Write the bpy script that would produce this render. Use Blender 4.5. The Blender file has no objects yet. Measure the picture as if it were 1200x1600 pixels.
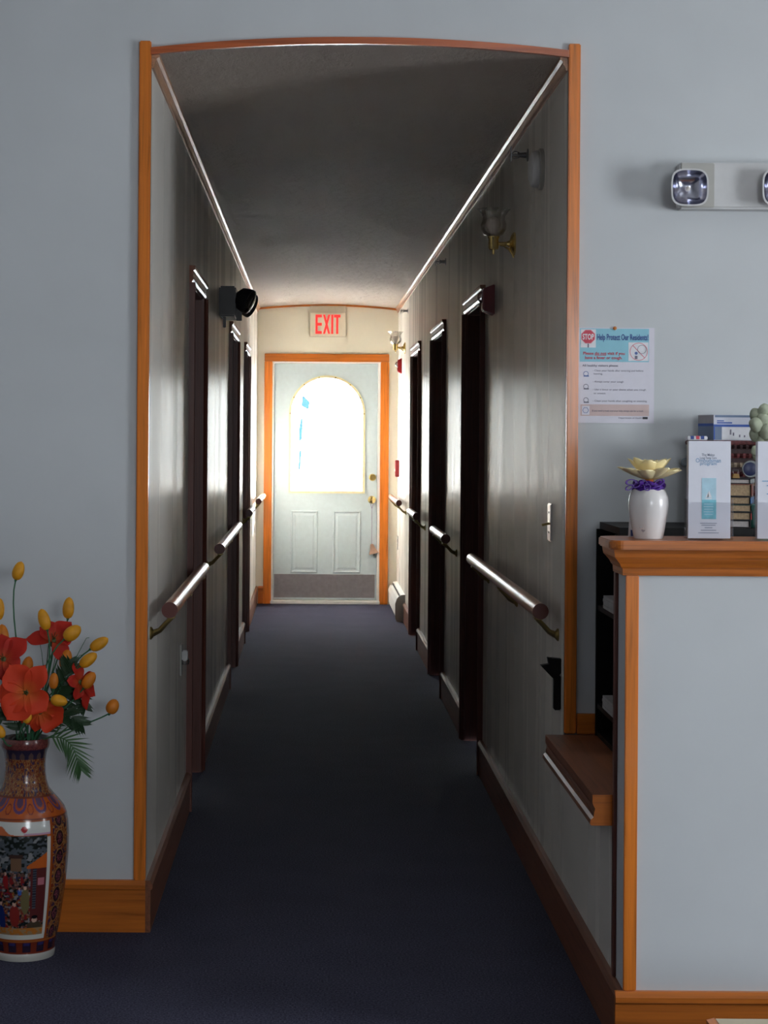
import bpy, bmesh, math, random
import numpy as np
from mathutils import Vector, Matrix

R = math.radians
PI = math.pi
random.seed(7)
sc = bpy.context.scene
COL = sc.collection

# ------------------------------------------------------------------ camera
FPX, VPX, VPY, ROLL, CZ = 2970.0, 487.0, 682.0, R(0.4), 1.435
cam_d = bpy.data.cameras.new('camera')
cam = bpy.data.objects.new('camera', cam_d)
COL.objects.link(cam)
cam.location = (0, 0, CZ)
cam.rotation_euler = (PI / 2, -ROLL, 0)
cam_d.sensor_fit = 'VERTICAL'
cam_d.sensor_height = 36.0
cam_d.lens = FPX / 1600 * 36.0
cam_d.shift_x = (600 - VPX) / 1600
cam_d.shift_y = -(800 - VPY) / 1600
cam_d.clip_start = 0.05
cam_d.clip_end = 200
sc.camera = cam

# ------------------------------------------------------------------ world, sun, windows
SKY = 24.0
world = bpy.data.worlds.new('sky')
sc.world = world
world.use_nodes = True
bg = world.node_tree.nodes['Background']
bg.inputs[0].default_value = (0.88, 0.94, 1.0, 1)
bg.inputs[1].default_value = SKY

sun_d = bpy.data.lights.new('sun', 'SUN')
sun = bpy.data.objects.new('sun', sun_d)
COL.objects.link(sun)
sun_dir = Vector((-0.70, -0.75, -0.28)).normalized()
sun.rotation_euler = sun_dir.to_track_quat('-Z', 'Y').to_euler()
sun_d.energy = 240.0
sun_d.color = (1.0, 0.945, 0.87)
sun_d.angle = R(1.5)


def area(name, loc, aim, sx, sy, energy, color, portal=False):
    d = bpy.data.lights.new(name, 'AREA')
    d.shape = 'RECTANGLE'
    d.size, d.size_y = sx, sy
    d.energy = energy
    d.color = color
    if portal:
        d.cycles.is_portal = True
    o = bpy.data.objects.new(name, d)
    COL.objects.link(o)
    o.location = loc
    o.rotation_euler = Vector(aim).to_track_quat('-Z', 'Z').to_euler()
    return o


# sky light enters by the side window, an added rear window for fill, and the door glass
area('side_window_portal', (4.08, 3.05, 1.625), (-1, 0, 0), 1.2, 1.25, 1, (1, 1, 1), portal=True)
area('rear_fill_window_portal', (1.65, -3.08, 1.9), (0, 1, 0), 1.5, 1.1, 1, (1, 1, 1), portal=True)
area('door_glass_portal', (0.13, 16.42, 1.45), (0, -1, 0), 0.7, 1.1, 1, (1, 1, 1), portal=True)

sc.view_settings.view_transform = 'Standard'
sc.view_settings.look = 'None'
sc.view_settings.gamma = 1.0
sc.view_settings.use_curve_mapping = False
sc.view_settings.exposure = 0.0
sc.cycles.sample_clamp_indirect = 0.0
sc.cycles.max_bounces = 14
sc.cycles.diffuse_bounces = 8
sc.cycles.blur_glossy = 1.0


# ------------------------------------------------------------------ helpers
def P(x, y, Y):
    """point at depth Y that the photograph shows at pixel x, y"""
    dx, dy = x - VPX, y - VPY
    ux = dx * math.cos(ROLL) + dy * math.sin(ROLL)
    uy = -dx * math.sin(ROLL) + dy * math.cos(ROLL)
    return Vector((ux * Y / FPX, Y, CZ - uy * Y / FPX))


def s2l(c):
    r = []
    for v in c:
        v = v / 255.0
        r.append(v / 12.92 if v <= 0.04045 else ((v + 0.055) / 1.055) ** 2.4)
    return tuple(r)


class NT:
    def __init__(self, name):
        self.m = bpy.data.materials.new(name)
        self.m.use_nodes = True
        self.t = self.m.node_tree
        self.n = self.t.nodes
        self.bsdf = self.n['Principled BSDF']
        self.out = self.n['Material Output']

    def add(self, typ, **kw):
        nd = self.n.new(typ)
        for k, v in kw.items():
            if k.startswith('i_'):
                nd.inputs[k[2:].replace('_', ' ')].default_value = v
            else:
                setattr(nd, k, v)
        return nd

    def link(self, a, b):
        self.t.links.new(a, b)

    def coords(self, scale):
        tc = self.add('ShaderNodeTexCoord')
        mp = self.add('ShaderNodeMapping')
        mp.inputs['Scale'].default_value = scale
        self.link(tc.outputs['Object'], mp.inputs['Vector'])
        return mp.outputs['Vector']

    def noise(self, scale=(1, 1, 1), freq=5.0, detail=3.0, rough=0.5, dist=0.0):
        nz = self.add('ShaderNodeTexNoise')
        nz.inputs['Scale'].default_value = freq
        nz.inputs['Detail'].default_value = detail
        nz.inputs['Roughness'].default_value = rough
        nz.inputs['Distortion'].default_value = dist
        self.link(self.coords(scale), nz.inputs['Vector'])
        return nz.outputs['Fac']

    def ramp(self, fac, stops):
        rp = self.add('ShaderNodeValToRGB')
        el = rp.color_ramp.elements
        while len(el) < len(stops):
            el.new(0.5)
        for e, (p, c) in zip(el, stops):
            e.position = p
            e.color = (*c, 1)
        self.link(fac, rp.inputs['Fac'])
        return rp.outputs['Color']

    def bump(self, fac, strength, dist=0.01):
        b = self.add('ShaderNodeBump')
        b.inputs['Strength'].default_value = strength
        b.inputs['Distance'].default_value = dist
        self.link(fac, b.inputs['Height'])
        return b.outputs['Normal']


def mul(c, f):
    return tuple(min(1.0, v * f) for v in c)


def plain(name, c, rough=0.5, metal=0.0, spec=0.5, var=0.08, freq=30, coat=0.0, emit=None, emit_s=0.0, bump=0.0, trans=0.0):
    t = NT(name)
    f = t.noise((1, 1, 1), freq, 3)
    col = t.ramp(f, [(0.3, mul(c, 1 - var)), (0.7, mul(c, 1 + var))])
    t.link(col, t.bsdf.inputs['Base Color'])
    t.bsdf.inputs['Roughness'].default_value = rough
    t.bsdf.inputs['Metallic'].default_value = metal
    t.bsdf.inputs['Specular IOR Level'].default_value = spec
    t.bsdf.inputs['Coat Weight'].default_value = coat
    t.bsdf.inputs['Coat Roughness'].default_value = 0.08
    if trans:
        t.bsdf.inputs['Transmission Weight'].default_value = trans
    if emit:
        t.bsdf.inputs['Emission Color'].default_value = (*emit, 1)
        t.bsdf.inputs['Emission Strength'].default_value = emit_s
    if bump:
        t.link(t.bump(f, bump, 0.004), t.bsdf.inputs['Normal'])
    return t.m


def wood(name, c, axis, rough=0.3, coat=0.35, dark=0.5, spec=0.5):
    t = NT(name)
    sc_ = [34.0, 34.0, 34.0]
    sc_['xyz'.index(axis)] = 1.3
    f = t.noise(tuple(sc_), 1.6, 6, 0.62, 0.6)
    sc2 = [150.0, 150.0, 150.0]
    sc2['xyz'.index(axis)] = 5.0
    f2 = t.noise(tuple(sc2), 1.0, 3)
    mx = t.add('ShaderNodeMath', operation='MULTIPLY_ADD')
    t.link(f2, mx.inputs[0])
    mx.inputs[1].default_value = 0.35
    t.link(f, mx.inputs[2])
    col = t.ramp(mx.outputs[0], [(0.42, mul(c, dark)), (0.62, c), (0.86, mul(c, 1.28))])
    t.link(col, t.bsdf.inputs['Base Color'])
    t.bsdf.inputs['Roughness'].default_value = rough
    t.bsdf.inputs['Specular IOR Level'].default_value = spec
    t.bsdf.inputs['Coat Weight'].default_value = coat
    t.bsdf.inputs['Coat Roughness'].default_value = 0.15
    t.link(t.bump(mx.outputs[0], 0.12, 0.001), t.bsdf.inputs['Normal'])
    return t.m


def satin_wall(name, c, k, rough, streak=(0.42, 0.42, 0.02)):
    """painted wall board: matt body under a thin satin film, with faint upright streaks"""
    t = NT(name)
    t.n.remove(t.bsdf)
    f = t.noise(streak, 9.0, 5, 0.65)
    f2 = t.noise((1, 1, 1), 3.0, 4)
    fine = t.noise((1, 1, 1), 420.0, 2)
    df = t.add('ShaderNodeBsdfDiffuse')
    t.link(t.ramp(f2, [(0.3, mul(c, 0.96)), (0.7, mul(c, 1.03))]), df.inputs['Color'])
    gl = t.add('ShaderNodeBsdfGlossy')
    gl.inputs['Color'].default_value = (1.0, 0.955, 0.89, 1)  # warm tint of the window's reflection set in the gloss colour
    mr = t.add('ShaderNodeMapRange')
    t.link(f, mr.inputs['Value'])
    mr.inputs['From Min'].default_value = 0.3
    mr.inputs['From Max'].default_value = 0.7
    mr.inputs['To Min'].default_value = rough * 0.85
    mr.inputs['To Max'].default_value = rough * 1.2
    t.link(mr.outputs['Result'], gl.inputs['Roughness'])
    b1 = t.add('ShaderNodeBump')
    b1.inputs['Strength'].default_value = 0.02
    b1.inputs['Distance'].default_value = 0.004
    t.link(f, b1.inputs['Height'])
    b2 = t.add('ShaderNodeBump')
    b2.inputs['Strength'].default_value = 0.05
    b2.inputs['Distance'].default_value = 0.001
    t.link(fine, b2.inputs['Height'])
    t.link(b1.outputs['Normal'], b2.inputs['Normal'])
    t.link(b2.outputs['Normal'], gl.inputs['Normal'])
    t.link(b2.outputs['Normal'], df.inputs['Normal'])
    fr = t.add('ShaderNodeFresnel')
    fr.inputs['IOR'].default_value = 1.45
    m = t.add('ShaderNodeMath', operation='MULTIPLY')
    t.link(fr.outputs['Fac'], m.inputs[0])
    mk = t.add('ShaderNodeMapRange')
    t.link(f, mk.inputs['Value'])
    mk.inputs['From Min'].default_value = 0.3
    mk.inputs['From Max'].default_value = 0.7
    mk.inputs['To Min'].default_value = k * 0.92
    mk.inputs['To Max'].default_value = k * 1.08
    t.link(mk.outputs['Result'], m.inputs[1])
    mx = t.add('ShaderNodeMixShader')
    t.link(m.outputs[0], mx.inputs['Fac'])
    t.link(df.outputs[0], mx.inputs[1])
    t.link(gl.outputs[0], mx.inputs[2])
    t.link(mx.outputs[0], t.out.inputs['Surface'])
    return t.m


def clear_glass(name, tint=(0.96, 0.98, 0.98), k=1.0, rough=0.02, base=0.0):
    t = NT(name)
    t.n.remove(t.bsdf)
    tr = t.add('ShaderNodeBsdfTransparent')
    tr.inputs['Color'].default_value = (*tint, 1)
    gl = t.add('ShaderNodeBsdfGlossy')
    gl.inputs['Roughness'].default_value = rough
    fr = t.add('ShaderNodeFresnel')
    fr.inputs['IOR'].default_value = 1.45
    m = t.add('ShaderNodeMath', operation='MULTIPLY_ADD')
    t.link(fr.outputs['Fac'], m.inputs[0])
    m.inputs[1].default_value = k
    m.inputs[2].default_value = base
    mx = t.add('ShaderNodeMixShader')
    t.link(m.outputs[0], mx.inputs['Fac'])
    t.link(tr.outputs[0], mx.inputs[1])
    t.link(gl.outputs[0], mx.inputs[2])
    t.link(mx.outputs[0], t.out.inputs['Surface'])
    return t.m


PINE = (0.58, 0.165, 0.020)
M = {}
M['wall'] = satin_wall('wall_paint_warm_light', (0.68, 0.65, 0.60), 0.24, 0.27)  # warm tone of the corridor light put into this paint
M['front_wall'] = satin_wall('room_wall_paint_cool_light', (0.62, 0.645, 0.66), 0.2, 0.42, (1, 1, 1))  # bluish cast of the front room's light put into this paint
M['tan_wall'] = plain('tan_wall_paint', (0.60, 0.59, 0.58), 0.6, freq=3)
M['end_wall'] = satin_wall('end_wall_paint', (0.78, 0.75, 0.64), 0.2, 0.4, (1, 1, 1))
M['pine_x'] = wood('pine_x', (0.48, 0.135, 0.018), 'x', spec=0.3, coat=0.2)  # same pine, darker: floor-level shade put into the colour
M['pine_y'] = wood('pine_y', PINE, 'y', spec=0.3, coat=0.2)
M['pine_z'] = wood('pine_z', (0.64, 0.18, 0.020), 'z', spec=0.3, coat=0.2)  # same pine, lighter: stronger light on the uprights put into the colour
M['red_pine_x'] = wood('red_pine_x', (0.42, 0.09, 0.018), 'x')
M['brown_y'] = wood('brown_wood_y', (0.20, 0.070, 0.032), 'y', rough=0.45, coat=0.08, spec=0.35)
M['brown_z'] = wood('brown_wood_z', (0.12, 0.034, 0.022), 'z', rough=0.4, coat=0.1)
M['cove'] = wood('cove_wood', (0.42, 0.22, 0.12), 'y', rough=0.4, coat=0.15)
M['rail'] = wood('rail_wood', (0.33, 0.13, 0.06), 'y', rough=0.36, coat=0.15)
M['rail_cap'] = plain('rail_cap', (0.10, 0.022, 0.014), 0.4)
M['door_slab'] = wood('dark_door', (0.10, 0.07, 0.055), 'z', rough=0.4, coat=0.1)
M['white_door'] = plain('white_door', (0.51, 0.60, 0.64), 0.35, var=0.03)
M['white'] = plain('white_paint', (0.78, 0.78, 0.76), 0.4, var=0.03)
M['cream_frame'] = plain('cream_frame', (0.72, 0.64, 0.40), 0.4, var=0.03)
M['kick'] = plain('brushed_kick', (0.30, 0.28, 0.30), 0.45, metal=0.6)
M['brass'] = plain('brass', (0.80, 0.60, 0.24), 0.26, metal=1.0)
M['old_brass'] = plain('old_brass', (0.36, 0.27, 0.10), 0.3, metal=1.0)
M['chrome'] = plain('chrome', (0.75, 0.75, 0.76), 0.16, metal=1.0, var=0.03)
M['steel'] = plain('steel', (0.30, 0.30, 0.31), 0.35, metal=1.0)
M['black'] = plain('black_plastic', (0.012, 0.011, 0.012), 0.4)
M['black_metal'] = plain('black_metal', (0.006, 0.006, 0.006), 0.5, spec=0.2)
M['red'] = plain('red_plastic', (0.36, 0.014, 0.020), 0.35)
M['dark_red'] = plain('dark_red_plastic', (0.20, 0.012, 0.020), 0.3)
M['exit_red'] = plain('exit_red', (0.85, 0.035, 0.03), 0.4, emit=(1.0, 0.05, 0.05), emit_s=0.55)
M['beige'] = plain('beige_plastic', (0.74, 0.68, 0.55), 0.45, var=0.03)
M['beige_dark'] = plain('beige_housing', (0.55, 0.50, 0.40), 0.45, var=0.03)
M['offwhite'] = plain('offwhite_plastic', (0.60, 0.60, 0.60), 0.42, var=0.03)
M['grey_pl'] = plain('grey_plastic', (0.42, 0.41, 0.38), 0.5, var=0.03)
M['paper'] = plain('paper', (0.74, 0.75, 0.82), 0.6, var=0.02)
M['glass'] = clear_glass('window_glass', k=0.6)
M['acrylic'] = clear_glass('acrylic', (0.985, 0.985, 0.99), 0.45, 0.06, 0.0)
M['shade_glass'] = clear_glass('shade_glass', (0.95, 0.94, 0.93), 0.55, 0.15, 0.02)
M['lens'] = clear_glass('lens', (0.86, 0.86, 0.88), 1.2, 0.05, 0.05)
M['bulb'] = plain('bulb_glass', (0.74, 0.68, 0.62), 0.4)

# carpet
t = NT('carpet')
f = t.noise((1, 1, 1), 170, 4, 0.8)
f2 = t.noise((1, 1, 1), 4, 3)
c1 = t.ramp(f, [(0.32, (0.016, 0.016, 0.027)), (0.50, (0.058, 0.058, 0.095)), (0.68, (0.135, 0.135, 0.20))])
c2 = t.ramp(f2, [(0.3, (0.85, 0.85, 0.85)), (0.7, (1.0, 1.0, 1.0))])
mx = t.add('ShaderNodeMixRGB', blend_type='MULTIPLY')
mx.inputs[0].default_value = 1
t.link(c1, mx.inputs[1])
t.link(c2, mx.inputs[2])
t.link(mx.outputs[0], t.bsdf.inputs['Base Color'])
t.bsdf.inputs['Roughness'].default_value = 0.95
t.bsdf.inputs['Specular IOR Level'].default_value = 0.1
t.link(t.bump(f, 0.5, 0.004), t.bsdf.inputs['Normal'])
M['carpet'] = t.m
# knock-down ceiling
t = NT('ceiling_texture')
f = t.noise((1.3, 0.62, 1), 9, 8, 0.70)
fr_ = t.ramp(f, [(0.42, (0, 0, 0)), (0.60, (1, 1, 1))])
t.bsdf.inputs['Base Color'].default_value = (0.46, 0.395, 0.345, 1)
t.bsdf.inputs['Roughness'].default_value = 0.75
t.bsdf.inputs['Specular IOR Level'].default_value = 0.05
t.link(t.bump(fr_, 0.55, 0.014), t.bsdf.inputs['Normal'])
M['ceiling'] = t.m
M['snow'] = plain('outdoor_ground', (0.72, 0.73, 0.75), 0.8)


class MB:
    def __init__(self):
        self.v, self.f = [], []

    def add(self, vs, fs):
        o = len(self.v)
        self.v += [tuple(p) for p in vs]
        self.f += [tuple(i + o for i in q) for q in fs]
        return self

    def box(self, x0, x1, y0, y1, z0, z1):
        return self.add([(x0, y0, z0), (x1, y0, z0), (x1, y1, z0), (x0, y1, z0), (x0, y0, z1), (x1, y0, z1), (x1, y1, z1), (x0, y1, z1)],
                        [(0, 3, 2, 1), (4, 5, 6, 7), (0, 1, 5, 4), (1, 2, 6, 5), (2, 3, 7, 6), (3, 0, 4, 7)])

    def obox(self, c, ax, ay, az):
        c, ax, ay, az = Vector(c), Vector(ax), Vector(ay), Vector(az)
        vs = [c + sx * ax + sy * ay + sz * az for sz in (-1, 1) for sx, sy in ((-1, -1), (1, -1), (1, 1), (-1, 1))]
        return self.add(vs, [(0, 3, 2, 1), (4, 5, 6, 7), (0, 1, 5, 4), (1, 2, 6, 5), (2, 3, 7, 6), (3, 0, 4, 7)])

    def prism(self, poly, d):
        """closed polygon (3D points) pushed along vector d"""
        n = len(poly)
        d = Vector(d)
        vs = [Vector(p) for p in poly] + [Vector(p) + d for p in poly]
        fs = [tuple(range(n))[::-1], tuple(range(n, 2 * n))] + [(i, (i + 1) % n, n + (i + 1) % n, n + i) for i in range(n)]
        return self.add(vs, fs)

    def tube(self, pts, rad, seg=10, cap=True):
        pts = [Vector(p) for p in pts]
        n = len(pts)
        if not hasattr(rad, '__len__'):
            rad = [rad] * n
        vs, fs = [], []
        prev = None
        for i, p in enumerate(pts):
            d = (pts[min(i + 1, n - 1)] - pts[max(i - 1, 0)]).normalized()
            if prev is None:
                a = Vector((0, 0, 1)) if abs(d.z) < 0.9 else Vector((1, 0, 0))
                u = d.cross(a).normalized()
            else:
                u = (prev - prev.dot(d) * d).normalized()
            prev = u
            w = d.cross(u)
            for k in range(seg):
                an = 2 * PI * k / seg
                vs.append(p + rad[i] * (math.cos(an) * u + math.sin(an) * w))
        for i in range(n - 1):
            for k in range(seg):
                fs.append((i * seg + k, i * seg + (k + 1) % seg, (i + 1) * seg + (k + 1) % seg, (i + 1) * seg + k))
        if cap:
            fs.append(tuple(range(seg))[::-1])
            fs.append(tuple(range((n - 1) * seg, n * seg)))
        return self.add(vs, fs)

    def lathe(self, prof, o, axis=(0, 0, 1), seg=32, ruffle=None):
        """profile of (radius, height) turned about axis through o"""
        o, ax = Vector(o), Vector(axis).normalized()
        a = Vector((1, 0, 0)) if abs(ax.x) < 0.9 else Vector((0, 0, 1))
        u = ax.cross(a).normalized()
        w = ax.cross(u)
        vs, fs = [], []
        for i, (r, h) in enumerate(prof):
            for k in range(seg):
                an = 2 * PI * k / seg
                rr = max(r, 1e-5) * (1 if not ruffle else 1 + ruffle(i, an))
                vs.append(o + ax * h + rr * (math.cos(an) * u + math.sin(an) * w))
        for i in range(len(prof) - 1):
            for k in range(seg):
                fs.append((i * seg + k, i * seg + (k + 1) % seg, (i + 1) * seg + (k + 1) % seg, (i + 1) * seg + k))
        if prof[0][0] > 1e-4:
            fs.append(tuple(range(seg))[::-1])
        if prof[-1][0] > 1e-4 and not ruffle:
            fs.append(tuple(range((len(prof) - 1) * seg, len(prof) * seg)))
        return self.add(vs, fs)

    def extrude(self, prof, p0, p1, n):
        """profile of (outward, up) run from p0 to p1, n = outward direction"""
        p0, p1, n = Vector(p0), Vector(p1), Vector(n)
        poly = [p0 + n * a + Vector((0, 0, b)) for a, b in prof]
        return self.prism(poly, p1 - p0)

    def build(self, name, mat, parent=None, smooth=False, bevel=0.0, loc=None, seg=2):
        me = bpy.data.meshes.new(name)
        vs = self.v
        if loc is not None:
            vs = [(a - loc[0], b - loc[1], c - loc[2]) for a, b, c in vs]
        me.from_pydata(vs, [], self.f)
        bm = bmesh.new()
        bm.from_mesh(me)
        bmesh.ops.recalc_face_normals(bm, faces=bm.faces)
        if bevel:
            bmesh.ops.bevel(bm, geom=[e for e in bm.edges if e.is_manifold and e.calc_face_angle(0) > 0.6], offset=bevel, segments=seg, affect='EDGES', clamp_overlap=True)
        bm.to_mesh(me)
        bm.free()
        if smooth:
            me.shade_smooth()
            try:
                me.set_sharp_from_angle(angle=R(40))
            except Exception:
                pass
        me.materials.append(M[mat] if isinstance(mat, str) else mat)
        o = bpy.data.objects.new(name, me)
        COL.objects.link(o)
        if loc is not None:
            o.location = loc
        if parent is not None:
            o.parent = parent
        return o


def tag(o, label, cat, group=None, kind=None):
    o['label'] = label
    o['category'] = cat
    if group:
        o['group'] = group
    if kind:
        o['kind'] = kind
    return o


def struct(o, label, cat):
    return tag(o, label, cat, kind='structure')


def empty(name, label, cat, loc=(0, 0, 0), group=None, kind=None):
    """a thing: parts are built in world coordinates and hung on it"""
    o = bpy.data.objects.new(name, None)
    COL.objects.link(o)
    o.empty_display_size = 0.05
    return tag(o, label, cat, group, kind)


def text(body, name, size, loc, mat, parent, rot=(PI / 2, 0, 0), align='LEFT', sx=1.0, bold=0.0, depth=0.0003, spacing=1.0):
    cu = bpy.data.curves.new(name, 'FONT')
    cu.body = body
    cu.size = size
    cu.align_x = align
    cu.extrude = depth
    cu.offset = bold
    cu.space_character = spacing
    cu.resolution_u = 3
    tmp = bpy.data.objects.new(name, cu)
    COL.objects.link(tmp)
    dg = bpy.context.evaluated_depsgraph_get()
    me = bpy.data.meshes.new_from_object(tmp.evaluated_get(dg))
    bpy.data.objects.remove(tmp)
    me.materials.clear()
    me.materials.append(M[mat] if isinstance(mat, str) else mat)
    o = bpy.data.objects.new(name, me)
    COL.objects.link(o)
    o.location = loc
    o.rotation_euler = rot
    o.scale = (sx, 1, 1)
    o.parent = parent
    return o


def arc(cx, cz, r, a0, a1, n):
    return [(cx + r * math.cos(a0 + (a1 - a0) * i / n), cz + r * math.sin(a0 + (a1 - a0) * i / n)) for i in range(n + 1)]


# ------------------------------------------------------------------ the setting
XL, XR = -0.471, 0.735          # corridor walls
YF, YE = 5.5, 16.3              # front wall and end wall
ZC, RISE = 2.535, 0.034         # corridor ceiling: edge height and rise of its curve
RX0, RX1, RY0, RZ = -3.4, 4.0, -3.0, 3.1   # front room
YC = 4.43                       # counter front


def arch(x):
    u = (x - (XL + XR) / 2) / ((XR - XL) / 2)
    return ZC + RISE * (1 - u * u)


ARC = [(XL + (XR - XL) * i / 24, arch(XL + (XR - XL) * i / 24)) for i in range(25)]

struct(MB().box(RX0 - 0.1, RX1 + 0.1, RY0 - 0.1, YE + 0.05, -0.1, 0.0).build('floor', 'carpet'), 'dark blue grey carpet running through room and corridor', 'floor')
struct(MB().box(-40, 40, YE + 0.05, 70, -0.5, -0.25).build('floor_outdoors', 'snow'), 'bright pale ground outside the glazed door', 'ground')

# corridor ceiling (thick curved slab)
mb = MB()
pl = [(x, YF - 0.0, z) for x, z in ARC] + [(XR, YF, RZ), (XL, YF, RZ)]
mb.prism(pl, (0, YE - YF + 0.1, 0))
struct(mb.build('ceiling', 'ceiling', smooth=True), 'gently curved textured ceiling of the corridor', 'ceiling')
struct(MB().box(RX0 - 0.1, RX1 + 0.1, RY0 - 0.1, YF + 0.1, RZ, RZ + 0.1).build('ceiling_front', 'white'), 'flat ceiling of the front room above the frame', 'ceiling')

# front wall around the arched opening
TH = 0.10
mb = MB().box(RX0 - 0.1, XL - TH, YF, YF + TH, 0, RZ)
mb.box(XR + TH, 10.5, YF, YF + TH, 0, RZ)  # runs on unseen past the room to keep sun off the side window
mb.box(4.1, 10.5, YF, YF + TH, RZ, 5.2)  # added taller part, unseen, there only to block the low sun
mb.box(XL - TH, XL, YF, YF + 0.001, 0, RZ)
mb.box(XR, XR + TH, YF, YF + 0.001, 0, RZ)
struct(MB().add(mb.v, mb.f).build('wall_front', 'front_wall'), 'pale grey front wall with the arched corridor opening, plus an unseen sun-blocking extension', 'wall')
mb = MB().prism([(x, YF - 0.0005, z) for x, z in ARC] + [(XR + 0.01, YF - 0.0005, ZC), (XR + 0.01, YF - 0.0005, RZ), (XL - 0.01, YF - 0.0005, RZ), (XL - 0.01, YF - 0.0005, ZC)], (0, 0.0015, 0))
struct(mb.build('wall_arch', 'front_wall'), 'strip of pale wall above the arched corridor opening', 'wall')

# side walls of the corridor with door openings: (y0, y1) are the outer casing edges
CW = 0.065
LD = [(7.25, 8.17), (10.77, 11.86), (13.13, 13.98)]
RD = [(8.08, 9.07), (10.45, 11.53), (12.80, 13.83)]
ZH = 2.085


def side_wall(s, x, doors, name, label):
    mb = MB()
    xa, xb = (x - TH, x) if s < 0 else (x, x + TH)
    y = YF + 0.0015
    for a, b in doors:
        mb.box(xa, xb, y, a + CW - 0.015, 0, 2.75)
        mb.box(xa, xb, a + CW - 0.015, b - CW + 0.015, ZH - CW + 0.015, 2.75)
        y = b - CW + 0.015
    mb.box(xa, xb, y, YE, 0, 2.75)
    return struct(mb.build(name, 'wall'), label, 'wall')


side_wall(-1, XL, LD, 'wall_left', 'satin corridor wall carrying the black emergency light')
side_wall(1, XR, RD, 'wall_right', 'satin corridor wall carrying the brass sconces')

# end wall with door opening
EX0, EX1, EZ1 = -0.345, 0.592, 2.080
mb = MB().box(XL - TH, EX0, YE, YE + 0.12, 0, 2.75).box(EX1, XR + TH, YE, YE + 0.12, 0, 2.75).box(EX0, EX1, YE, YE + 0.12, EZ1, 2.75)
struct(mb.build('wall_end', 'end_wall'), 'cream end wall around the glazed exit door', 'wall')

# shell of the front room, with a window in the side wall and an added one behind the camera for fill light
WY0, WY1, WZ0, WZ1 = 2.45, 3.65, 1.0, 2.25
mb = MB().box(RX1, RX1 + 0.1, RY0, WY0, 0, RZ).box(RX1, RX1 + 0.1, WY1, YF, 0, RZ).box(RX1, RX1 + 0.1, WY0, WY1, 0, WZ0).box(RX1, RX1 + 0.1, WY0, WY1, WZ1, RZ)
struct(mb.build('wall_room_right', 'tan_wall'), 'side wall of the front room holding its window', 'wall')
struct(MB().box(RX0 - 0.1, RX0, RY0, YF, 0, RZ).build('wall_room_left', 'tan_wall'), 'plain side wall of the front room', 'wall')
BX0, BX1, BZ0, BZ1 = 0.9, 2.4, 1.35, 2.45
mb = MB().box(RX0, BX0, RY0 - 0.1, RY0, 0, RZ).box(BX1, RX1, RY0 - 0.1, RY0, 0, RZ).box(BX0, BX1, RY0 - 0.1, RY0, 0, BZ0).box(BX0, BX1, RY0 - 0.1, RY0, BZ1, RZ)
struct(mb.build('wall_room_back', 'tan_wall'), 'wall behind the viewpoint holding the added fill-light window', 'wall')
w = empty('window_1', 'wide window in the side wall of the front room', 'window', kind='structure')
mb = MB()
for a, b, c, d in ((WY0, WY1, WZ0, WZ0 + 0.06), (WY0, WY1, WZ1 - 0.06, WZ1), (WY0, WY0 + 0.06, WZ0 + 0.06, WZ1 - 0.06), (WY1 - 0.06, WY1, WZ0 + 0.06, WZ1 - 0.06), (3.02, 3.08, WZ0 + 0.06, WZ1 - 0.06)):
    mb.box(RX1 + 0.0, RX1 + 0.05, a, b, c, d)
mb.build('window_frame', 'white', w)

w = empty('fill_window', 'added fill-light window in the wall behind the viewpoint', 'window', kind='structure')
mb = MB()
for a, b, c, d in ((BX0, BX1, BZ0, BZ0 + 0.06), (BX0, BX1, BZ1 - 0.06, BZ1), (BX0, BX0 + 0.06, BZ0 + 0.06, BZ1 - 0.06), (BX1 - 0.06, BX1, BZ0 + 0.06, BZ1 - 0.06), (1.62, 1.68, BZ0 + 0.06, BZ1 - 0.06)):
    mb.box(a, b, RY0 - 0.05, RY0, c, d)
mb.build('window_frame', 'white', w)

# ------------------------------------------------------------------ trims
n_trim = 0


def trim(mb, mat, label, bevel=0.002):
    global n_trim
    n_trim += 1
    return struct(mb.build('trim_%d' % n_trim, mat, bevel=bevel, smooth=False), label, 'trim')


TW = 0.034
trim(MB().box(XL - TW, XL, YF - 0.016, YF + 0.01, 0.15, 2.574), 'pine_z', 'upright pine trim beside the flowers, at the arched opening', 0.003)
trim(MB().box(XR, XR + TW, YF - 0.016, YF + 0.01, 0.582, 2.574), 'pine_z', 'upright pine trim beside the poster, at the arched opening', 0.003)
mb = MB()
top = [(x, YF - 0.016, z + 0.020) for x, z in ARC]
mb.prism([(x, YF - 0.016, z) for x, z in ARC] + top[::-1], (0, 0.018, 0))
trim(mb, 'red_pine_x', 'curved reddish wooden trim along the top of the arched opening', 0.0)
# coves where corridor walls meet its ceiling
cove = [(0, 0), (0, -0.036), (0.006, -0.036), (0.008, -0.026), (0.014, -0.016), (0.014, -0.010), (0.022, -0.004), (0.024, 0.004), (0, 0.004)]
trim(MB().extrude(cove, (XL, YF + 0.002, ZC), (XL, YE, ZC), (1, 0, 0)), 'cove', 'thin ceiling moulding above the black emergency light', 0)
trim(MB().extrude(cove, (XR, YF + 0.002, ZC), (XR, YE, ZC), (-1, 0, 0)), 'cove', 'thin ceiling moulding above the brass sconces', 0)
mb = MB()
mb.prism([(x, YE - 0.014, z) for x, z in ARC] + [(x, YE - 0.014, z - 0.016) for x, z in ARC[::-1]], (0, 0.014, 0))
trim(mb, 'pine_x', 'narrow curved moulding above the exit sign', 0)

# baseboards
BASE = [(0, 0), (0.015, 0), (0.015, 0.122), (0.021, 0.126), (0.021, 0.138), (0.013, 0.150), (0, 0.150)]


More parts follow.
